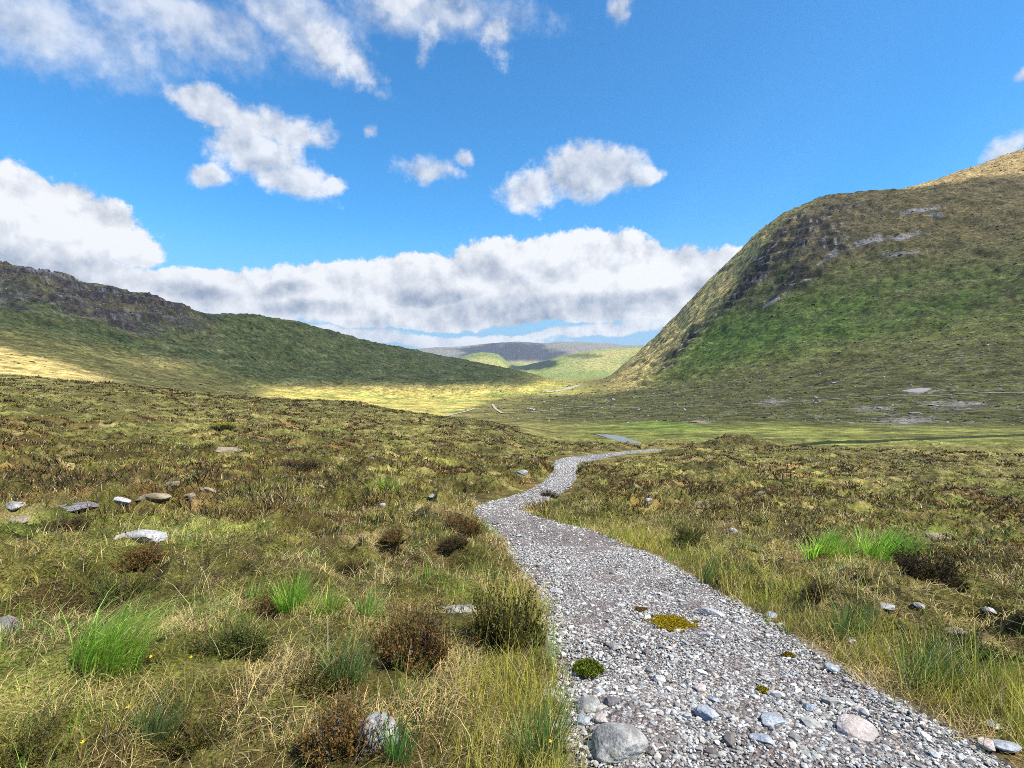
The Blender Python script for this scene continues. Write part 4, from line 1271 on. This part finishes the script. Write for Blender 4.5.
# gravel: loose stones lying on the path
protos = [rock_shape(300 + k, 1, 7, 0) for k in range(14)]


def inst(pro, x, y, z, R, flatn, col):
    V0, F0 = pro; n = len(x)
    a = RNG.uniform(0, 2 * np.pi, n); b = RNG.normal(0, .3, n)
    sxyz = R[:, None] * np.stack([RNG.uniform(.8, 1.5, n), RNG.uniform(.65, 1.05, n), flatn], 1)
    P = V0[None] * sxyz[:, None, :]
    X, Y, Zz = P[..., 0], P[..., 1], P[..., 2]
    Y, Zz = Y * np.cos(b)[:, None] - Zz * np.sin(b)[:, None], Y * np.sin(b)[:, None] + Zz * np.cos(b)[:, None]
    ca, sa = np.cos(a)[:, None], np.sin(a)[:, None]
    P = np.stack([X * ca - Y * sa + x[:, None], X * sa + Y * ca + y[:, None], Zz + z[:, None]], -1)
    Fq = (F0[None] + (np.arange(n) * len(V0))[:, None, None]).reshape(-1, F0.shape[1])
    return P.reshape(-1, 3), Fq, np.repeat(col, len(V0), 0)


GPAL = np.array([(.315, .305, .29), (.235, .225, .215), (.285, .30, .31), (.36, .32, .29), (.48, .475, .455), (.12, .108, .10), (.36, .25, .16), (.39, .38, .365)])
GP = np.array([.24, .20, .12, .11, .09, .15, .005, .085])


def gravel(n, s0, s1, rmed, sig, lod):
    i = RNG.uniform(s0, s1, n)
    lat = RNG.uniform(-1, 1, n)
    dirt = fbm(PC[np.clip(i.astype(int), 0, NS - 1), 0] / .5 + lat * 1.8, PC[np.clip(i.astype(int), 0, NS - 1), 1] / .9, 132, 3)
    keep_ = RNG.uniform(size=n) > .62 * ss(.0, .3, dirt) * (rmed < .019)
    i, lat = i[keep_], lat[keep_]; n = len(i)
    far_ = RNG.uniform(size=n) < .12
    lat = np.where(far_, np.sign(lat) * (1 + np.abs(RNG.normal(0, .11, n))), lat)
    ci = np.clip(i.astype(int), 0, NS - 2); f = i - ci
    C0 = PC[ci] * (1 - f)[:, None] + PC[ci + 1] * f[:, None]; N0 = PN[ci]; H0 = PH[ci]
    ragged = H0 + .10 + .12 * fbm(C0[:, 0] * 2 + lat.round() * 9, C0[:, 1] * 2, 131, 3)
    x = C0[:, 0] + N0[:, 0] * lat * ragged; y = C0[:, 1] + N0[:, 1] * lat * ragged
    r = np.hypot(x, y)
    R = np.maximum(rmed * np.exp(RNG.normal(0, sig, n)), .0013 * r)
    R = np.minimum(R, .06)
    z = pathz(x, y) + R * RNG.uniform(.0, .35, n) - .035 * np.minimum(np.abs(lat), 1.05) ** 8
    col = GPAL[RNG.choice(len(GPAL), n, p=GP)] * np.exp(RNG.normal(0, .22, (n, 1)))
    out = []
    k = RNG.integers(0, len(protos), n)
    for q_ in range(len(protos)):
        m_ = k == q_
        if m_.any():
            out.append(inst(protos[q_], x[m_], y[m_], z[m_], R[m_], RNG.uniform(.4, .8, m_.sum()), col[m_]))
    return out


# index along the path for given distance ahead
def sidx(yv):
    return float(np.argmin(np.abs(PC[:200, 1] - yv))) if yv < 14 else float(np.argmin(np.abs(PC[:, 1] - yv)))


gp = gravel(36000, sidx(1.2), sidx(4), .0062, .5, 1) + gravel(450, sidx(1.2), sidx(8), .016, .4, 1) + gravel(26000, sidx(4), sidx(8.5), .008, .45, 1) + gravel(13000, sidx(8.5), NS - 2, .014, .4, 1)
V, Fq, C = join(gp)
o = mesh_np('gravel', V, Fq, M_GRAVEL, C, smooth=False); tag(o, 'loose grey, blue and pinkish stones covering the footpath', 'gravel', None, 'stuff')
print('gravel', round(time.time() - T0, 1), len(V))

for k, (nm, px, py, wpx, hpx, dr, rot, m, lab, cat, grp) in enumerate(ROCKS):
    if not wpx:
        continue
    p = at(px, py - .25 * hpx if hpx < 20 else py - .35 * hpx)
    if hpx > 20:
        p = at(px, min(py - .3 * hpx, 764))
    sc_ = p[1] / F
    onpath = path_sd(p[:1], p[1:2])[0] < .1
    far_ = p[1] > 100
    W, Hh = wpx * sc_ / 2 * (1 if p[1] < 6 else .82), hpx * sc_ * (.46 if not far_ else .38) * (.72 if onpath and wpx < 40 else 1)
    V, Fq = rock_shape(400 + k * 7, 5 if wpx > 11 or p[1] < 6 else 2, 10 if nm != 'stone_slab' else 7, .09 if p[1] > 6 else .06, ((.42, .9) if nm != 'boulder' or p[1] > 6 else (.62, .95)))
    V = V / np.abs(V).max(0)
    V = V * np.array([W, W * dr * (1.15 if nm == 'stone_slab' else 1.0), max(Hh * (1.0 if nm != 'stone_slab' else .7), .014)])
    o = mesh_np(nm, V, Fq, m, None, True)
    zb_ = float(pathz(p[:1], p[1:2])[0]) if onpath else p[2]
    o.location = (p[0], p[1], zb_ + V[:, 2].max() * ((.33 if p[1] < 6 else -.05) if not far_ else -.1) + (.004 if onpath else 0))
    o.rotation_euler = (random.uniform(-.14, .14), random.uniform(-.14, .14), math.radians(rot))
    tag(o, lab, cat, grp)

# ------------------------------------------------------------------ small stones and scrub strewn over the hillsides
M_SCRUB, tt, out = newmat('hill_scrub'); principled(tt, out, attr(tt, 'col'), .95, None, .05)


def strew(n, r0, r1, maskf, size, cols, probs, flat_, name, label, cat, mat):
    x, y = polar_scatter(n, r0, r1, 1.25, math.radians(48))
    ok = RNG.uniform(size=n) < maskf(x, y)
    x, y = x[ok], y[ok]; n = len(x); r = np.hypot(x, y)
    R = size * (r / 500) ** .75 * np.exp(RNG.normal(0, .4, n))
    z = H(x, y) + R * .12
    col = np.array(cols)[RNG.choice(len(cols), n, p=probs)] * np.exp(RNG.normal(0, .2, (n, 1)))
    k = RNG.integers(0, len(protos), n); out_ = []
    for q_ in range(len(protos)):
        m_ = k == q_
        out_.append(inst(protos[q_], x[m_], y[m_], z[m_], R[m_], RNG.uniform(*flat_, m_.sum()), col[m_]))
    V, Fq, C = join(out_)
    tag(mesh_np(name, V, Fq, mat, C, smooth=False), label, cat, None, 'stuff')


MK_R = np.clip(.12 * crag_r + .3 * crag_l + .30 * footm * ss(-.1, .35, nz(28, 170, 4) + .2) + .10 * rightz * ss(.05, .4, n_e) + .8 * sc * rightz + ss(600, 400, GR) * .03, 0, 1)
strew(30000, 230, 1500, lambda x, y: hq(x, y, MK_R), .62, [(.34, .32, .31), (.22, .20, .19), (.42, .38, .35), (.12, .105, .10)], [.35, .3, .15, .2], (.35, .7), 'scree', 'loose stones and outcropping rock strewn over the hillsides', 'scree', M_GRAVEL)
MK_S = np.clip((.28 * rightz + .22 * leftz + .7 * footm + .25 * ss(240, 330, GR)) * (1 - .8 * gold) * (1 - mead) * ss(-.3, .2, n_e + .6 * nz(12, 171, 3)), 0, 1)
strew(70000, 200, 1900, lambda x, y: hq(x, y, MK_S), .50, [(.045, .042, .018), (.065, .070, .022), (.115, .11, .035), (.19, .165, .075)], [.42, .28, .2, .1], (.3, .6), 'hill_scrub', 'dark heather and rough tussocks dotted over the hillsides', 'scrub', M_SCRUB)

# ------------------------------------------------------------------ heather bushes
HPAL = {'rust': [(.15, .080, .024), (.19, .105, .03), (.11, .095, .026), (.17, .14, .10)],
        'olive': [(.085, .085, .018), (.13, .115, .022), (.06, .062, .018), (.15, .11, .026)],
        'dark': [(.045, .034, .016), (.07, .046, .02), (.055, .05, .018), (.09, .055, .022)],
        'green': [(.06, .085, .016), (.09, .095, .02), (.05, .065, .016), (.10, .085, .022)]}


def bush_mesh(seed, pal, r):
    """heather of radius about 1 (scaled later): returns stems, leaves"""
    global RNG
    keepR = RNG; RNG = np.random.default_rng(seed)
    n = 620
    a = RNG.uniform(0, 2 * np.pi, n); q = RNG.uniform(0, 1, n) ** .5
    lump = 1 + .34 * np.sin(a * 2 + seed) + .24 * np.sin(a * 5 + 2 * seed)
    P = np.stack([np.cos(a) * q * .75 * lump, np.sin(a) * q * .75 * lump, 0 * a], 1)
    d = np.stack([np.cos(a) * q * .85, np.sin(a) * q * .85, np.full(n, .9)], 1) + RNG.normal(0, .22, (n, 3))
    d /= np.linalg.norm(d, axis=1)[:, None]
    L = (.45 + .4 * (1 - q ** 2)) * RNG.uniform(.4, 1.3, n) * (1 + .55 * np.sin(a * 3 + 1.7 * seed) * q) * (.75 + .5 * np.sin(P[:, 0] * 5 + seed) * np.cos(P[:, 1] * 4.3 - seed))
    pl = np.array(HPAL[pal]); cl = pl[RNG.choice(4, n, p=[.35, .3, .25, .1])] * RNG.uniform(.8, 1.25, (n, 1))
    S, Lf = sprigs(P, d, L, .085, .014, 22, np.tile(c3(.11, .075, .055), (n, 1)), cl, .010)
    RNG = keepR
    return S, Lf


meshes = {}
for k, (px, py, wpx, hpx, pal, lab) in enumerate(BUSH):
    p = at(px, min(py, 766) - .12 * hpx)
    sc_ = p[1] / F
    key = (pal, k % 2)
    t_ = thing('heather_bush', (p[0], p[1], p[2] - .02), lab, 'heather bush', 'heather bushes on the near moor')
    if key not in meshes:
        S, Lf = bush_mesh(500 + len(meshes), pal, 1)
        so = mesh_np('stem', S[0], S[1], M_HEATH, S[2], parent=t_); lo = mesh_np('foliage', Lf[0], Lf[1], M_HEATH, Lf[2], parent=t_)
        meshes[key] = (so, lo)
    else:
        for src in meshes[key]:
            c_ = src.copy(); COL.objects.link(c_); c_.parent = t_
    rw = wpx * sc_ / 2 / 1.12; hh_ = hpx * sc_ * .86
    t_.scale = (rw, rw * .9, hh_); t_.rotation_euler = (0, 0, k * 1.3)

# ------------------------------------------------------------------ bright green tufts
M_TUFT = leafmat('fresh_blade', .55, .5, .3)
TUFT = [  # px, py, w, h, lean, count, colour, label
    (118, 672, 90, 78, .85, 620, (.36, .56, .06), 'big bright green grass tussock leaning right, largest in the lower left'),
    (294, 616, 36, 40, .15, 300, (.23, .46, .022), 'short vivid green tuft left of the other bright green tufts'),
    (330, 620, 40, 30, .2, 260, (.26, .42, .03), 'bright green tuft just right of the most vivid one'),
    (372, 618, 40, 26, .3, 200, (.24, .42, .05), 'rightmost bright green tuft of the row by the brown heather'),
    (385, 491, 50, 11, .3, 300, (.29, .43, .03), 'distant bright green patch on the left moor'),
    (832, 556, 66, 24, .4, 520, (.28, .50, .03), 'left part of the green rush patch on the right moor'),
    (890, 564, 76, 32, .45, 680, (.27, .50, .028), 'bigger right part of the green rush patch beside dark heather'),
    (348, 690, 46, 52, .3, 160, (.11, .21, .04), 'thin upright green tuft below the rust brown heather bush'),
    (540, 772, 60, 60, .15, 260, (.095, .20, .025), 'green tuft at the bottom edge beside the large boulder'),
    (160, 740, 60, 40, .4, 200, (.13, .20, .04), 'loose yellow green tuft in the lower left corner'),
    (400, 770, 36, 46, .2, 120, (.10, .22, .03), 'small green tuft touching the upright grey boulder'),
    (700, 588, 40, 34, .25, 220, (.16, .235, .04), 'pale green grass tuft on the right verge'),
    (850, 640, 60, 40, .35, 260, (.15, .23, .035), 'yellow green grass tuft on the lower right verge'),
    (935, 690, 80, 52, .4, 320, (.13, .21, .03), 'large loose green tuft on the verge near the right edge'),
]
for k, (px, py, wpx, hpx, lean, n, cc, lab) in enumerate(TUFT):
    p = at(px, min(py, 766) - .1 * hpx)
    sc_ = p[1] / F
    R = wpx * sc_ / 2 * .72; Lh = hpx * sc_
    a = RNG.uniform(0, 2 * np.pi, n); q = RNG.uniform(0, 1, n) ** .5
    x = p[0] + np.cos(a) * q * R - lean * R * .4; y = p[1] + np.sin(a) * q * R * .7
    ok = path_sd(x, y) > -.02; x, y, a, q = x[ok], y[ok], a[ok], q[ok]; n = len(x)
    z = H(x, y) - .01
    yaw = np.arctan2(np.sin(a) * q * .8 + RNG.normal(0, .3, n), np.cos(a) * q * .8 + lean * 1.6 + RNG.normal(0, .3, n))
    L_ = Lh * RNG.uniform(.45, 1.4, n) * (1.15 - .35 * q)
    th1 = np.clip(.25 + lean * 1.1 + q * .35 + RNG.normal(0, .2, n), .1, 1.7)
    cb = (np.array(cc) * .85 + .02) * np.exp(RNG.normal(0, .35, (n, 1))) * (1 + RNG.normal(0, .08, (n, 3)))
    dead = RNG.uniform(size=n) < .08
    cb = np.where(dead[:, None], STRAW * .9, cb)
    V, Fq, C = blades(np.stack([x - p[0], y - p[1], z - p[2]], 1), yaw, L_, np.maximum(.0046, .0013 * p[1]) * RNG.uniform(.6, 1.4, n), RNG.uniform(.0, .25, n), th1, cb, 4, lerp(cb, cb * 1.15 + .01, 1))
    o = mesh_np('grass_tuft', V, Fq, M_TUFT, C, loc=p); tag(o, lab, 'grass tuft', 'green tufts standing out of the moor')

# ------------------------------------------------------------------ gorse speck, moss, flowers
p = at(224, 429); sc_ = p[1] / F
t_ = thing('gorse_bush', p, 'low dark gorse with yellow flowers on the far left moor', 'gorse bush')
S, Lf = bush_mesh(611, 'green', 1)
so = mesh_np('stem', S[0], S[1], M_HEATH, S[2], parent=t_); lo = mesh_np('foliage', Lf[0], Lf[1], M_HEATH, Lf[2], parent=t_)
n = 60; a = RNG.uniform(0, 6.28, n); q = RNG.uniform(0, 1, n) ** .5
fp = np.stack([np.cos(a) * q * 1.1, np.sin(a) * q * 1.1, .75 + .25 * (1 - q)], 1)
S, Lf = sprigs(fp, np.tile(c3(0, 0, 1), (n, 1)), np.full(n, .12), .14, .05, 3, np.tile(c3(.5, .4, .02), (n, 1)), np.tile(c3(.50, .40, .03), (n, 1)), .02)
V, Fq, C = join([S, Lf]); mesh_np('blossom', V, Fq, M_HEATH, C, parent=t_)
t_.scale = (9 * sc_, 9 * sc_, 6 * sc_)

MOSSES = [(672, 632, 46, 24, (.27, .20, .015), 'yellow green moss patch spread over the gravel in mid path', .45, .015),
          (588, 682, 24, 16, (.11, .14, .015), 'small dark green moss cushion on the left path edge', .25, .028),
          (788, 666, 10, 5, (.20, .14, .012), 'tiny ochre moss spot high on the right half of the path', .3, .003),
          (763, 703, 10, 5, (.22, .17, .012), 'tiny yellow moss spot lower down between bluish stones', .3, .003),
          (640, 617, 10, 5, (.17, .10, .015), 'brown moss spot up left of the large yellow patch', .3, .003)]
for k, (px, py, wpx, hpx, cc, lab, hole, hgt) in enumerate(MOSSES):
    p = at(px, py); sc_ = p[1] / F
    R = wpx * sc_ / 2 * 1.25
    N = 70
    gx_, gy_ = np.meshgrid(np.linspace(-1, 1, N), np.linspace(-1, 1, N), indexing='ij')
    rad = np.hypot(gx_, gy_)
    nz_ = fbm(gx_ * 2.2 + k * 7, gy_ * 2.2, 151, 4, .6)
    mk = (1 - rad) + nz_ * 1.3 * (hole + .3) - hole * .55
    X = gx_ * R; Y = gy_ * R * 1.3
    Zm = pathz((p[0] + X).ravel(), (p[1] + Y).ravel()).reshape(X.shape) - p[2] + np.clip(mk, -.1, 1) ** 1 * hgt * 1.6 + .008 + .005 * fbm(gx_ * 20, gy_ * 20, 152, 2)
    ii = np.arange(N * N).reshape(N, N)
    kf = (mk[:-1, :-1] > 0)
    fq = np.stack([ii[:-1, :-1], ii[1:, :-1], ii[1:, 1:], ii[:-1, 1:]], -1)[kf]
    use = np.unique(fq); rm = np.full(N * N, -1); rm[use] = np.arange(len(use))
    cm = np.array(cc) * np.exp(.5 * fbm(gx_ * 9, gy_ * 9, 153, 3)[..., None] * 2)
    Vm = np.stack([X, Y, Zm], -1).reshape(-1, 3)[use]; Cm = cm.reshape(-1, 3)[use]
    # tiny shoots over the surface
    pick = RNG.integers(0, len(use), 1400 if wpx > 20 else 260)
    d = RNG.normal(0, .5, (len(pick), 3)); d[:, 2] = 1; d /= np.linalg.norm(d, axis=1)[:, None]
    S, Lf = sprigs(Vm[pick] + RNG.normal(0, R / 60, (len(pick), 3)) * [1, 1, 0], d, np.full(len(pick), .005 + hgt * .35), .006 + hgt * .2, .0028, 5, Cm[pick], Cm[pick])
    VV2, FF2, CC2 = join([(Vm, rm[fq], Cm), S, Lf])
    o = mesh_np('moss_patch', VV2, FF2, M_MOSS, CC2, loc=p); tag(o, lab, 'moss')

M_PETAL, tt, out = newmat('yellow_petal'); principled(tt, out, (.8, .52, .01), .6)
M_STALK, tt, out = newmat('green_stalk'); principled(tt, out, (.1, .18, .03), .7)
FLW = [(136, 727, 'yellow flower standing alone in straw grass at the lower left'), (91, 757, 'yellow flower lowest in the bottom left grass'), (158, 666, 'yellow flower beside the big leaning green tussock'),
       (197, 669, 'yellow flower right of the leaning tussock below dark heather'), (407, 741, 'yellow flower right of the upright grey boulder'), (553, 672, 'yellow flower in grass at the left path edge'),
       (553, 755, 'yellow flower in the green tuft by the large boulder'), (925, 671, 'yellow flower on the brown right verge')]
proto = None
for px, py, lab in FLW:
    p = at(px, py + 9)
    t_ = thing('tormentil_flower', p, lab, 'flower', 'little yellow flowers in the grass')
    if proto is None:
        ang = np.arange(4) * math.pi / 2
        Vp = [(0, 0, .085)]; Fp = []
        for a in ang:
            b = len(Vp)
            for da, rr_, zz in ((-.55, .0065, .088), (-.35, .0115, .091), (0, .0105, .090), (.35, .0115, .091), (.55, .0065, .088)):
                Vp.append((math.cos(a + da) * rr_, math.sin(a + da) * rr_, zz))
            Fp += [(0, b, b + 1), (0, b + 1, b + 2), (0, b + 2, b + 3), (0, b + 3, b + 4)]
        a_ = mesh_np('petal', Vp, np.array(Fp), M_PETAL, parent=t_)
        Vs, Fs = [], []
        for z_, rr_, ox in ((0, .0012, 0), (.04, .0010, .002), (.085, .0008, 0)):
            for q_ in range(5):
                Vs.append((ox + rr_ * math.cos(q_ * 1.2566), rr_ * math.sin(q_ * 1.2566), z_))
        for l in range(2):
            for q_ in range(5):
                Fs.append((l * 5 + q_, l * 5 + (q_ + 1) % 5, l * 5 + 5 + (q_ + 1) % 5, l * 5 + 5 + q_))
        b_ = mesh_np('stem', Vs, np.array(Fs), M_STALK, parent=t_)
        proto = (a_, b_)
    else:
        for src in proto:
            c_ = src.copy(); COL.objects.link(c_); c_.parent = t_
    t_.scale = (.75, .75, 1.5); t_.rotation_euler = (random.uniform(-.3, .5), random.uniform(-.3, .3), random.uniform(0, 6))


# ------------------------------------------------------------------ river and tracks


for (A_, B_), nm, lab in zip(RIVP, ('river', 'river_pool'), ('dark narrow river crossing the meadow on the right', 'short bright reach of the river shining beyond the path')):
    n = len(A_); zl = pchip_eval(np.linspace(0, 1, 8), np.interp(np.linspace(0, 1, 8), np.linspace(0, 1, n), A_[:, 2] * (.95 if nm == 'river' else .5) + B_[:, 2] * (.05 if nm == 'river' else .5))[:, None], np.linspace(0, 1, n))[:, 0] - .06
    V = np.array([np.stack([lerp(B_[:, 0], A_[:, 0], f), lerp(B_[:, 1], A_[:, 1], f), zl], 1) for f in np.linspace(-.12, 1.04, 5)])
    ii = np.arange(5 * n).reshape(5, n)
    fq = np.stack([ii[:-1, :-1], ii[:-1, 1:], ii[1:, 1:], ii[1:, :-1]], -1).reshape(-1, 4)
    tag(mesh_np(nm, V.reshape(-1, 3), fq, M_WATER), lab, 'river', None, 'structure')


def lane(name, pts, wid, m, label, cat, lift=.15):
    Cn = np.array([cast(*q_, Z)[:2] for q_ in pts])
    n = 70; tq = np.linspace(0, 1, n)
    sl = np.concatenate([[0], np.cumsum(np.hypot(*np.diff(Cn, axis=0).T))]); Cn = pchip_eval(sl / sl[-1], Cn, tq)
    tg = np.gradient(Cn, axis=0); tg /= np.linalg.norm(tg, axis=1)[:, None] + 1e-9
    nr = np.stack([-tg[:, 1], tg[:, 0]], 1)
    V = []
    for f in (-.5, 0, .5):
        P = Cn + nr * f * wid * (1 + .3 * fbm(tq * 20, tq * 0 + f, 162, 2))[:, None]
        V.append(np.stack([P[:, 0], P[:, 1], H(P[:, 0], P[:, 1]) + lift], 1))
    V = np.array(V); ii = np.arange(3 * n).reshape(3, n)
    fq = np.stack([ii[:-1, :-1], ii[:-1, 1:], ii[1:, 1:], ii[1:, :-1]], -1).reshape(-1, 4)[:, ::-1]
    o = mesh_np(name, V.reshape(-1, 3), fq, m); tag(o, label, cat, None, 'structure')


lane('track', [(446, 416.3), (458, 413.5), (468, 411), (475, 408.5)], 2.2, M_TRACK, 'pale stony track running into the sunlit valley', 'track', .3)
lane('valley_track', [(492.5, 404.8), (493.5, 406.5), (495.5, 409), (499, 411.6), (506, 413.6), (526, 412.6), (550, 410.5), (575, 407.5), (640, 408)], 1.7, M_TRACK, 'pale bending track on the valley floor', 'track', .4)
lane('hill_track', [(640, 408.5), (700, 406.6), (760, 404), (830, 399.5), (900, 396.5), (1024, 393)], 1.0, M_TRACK, 'faint track along the foot of the right hill', 'track', .3)
lane('far_river', [(547, 392.5), (560, 390.6), (572, 387.6), (582, 385.2), (592, 384)], 10, M_TRACK, 'pale shingle river bed far up the valley', 'river', .4)
print('done', round(time.time() - T0, 1))
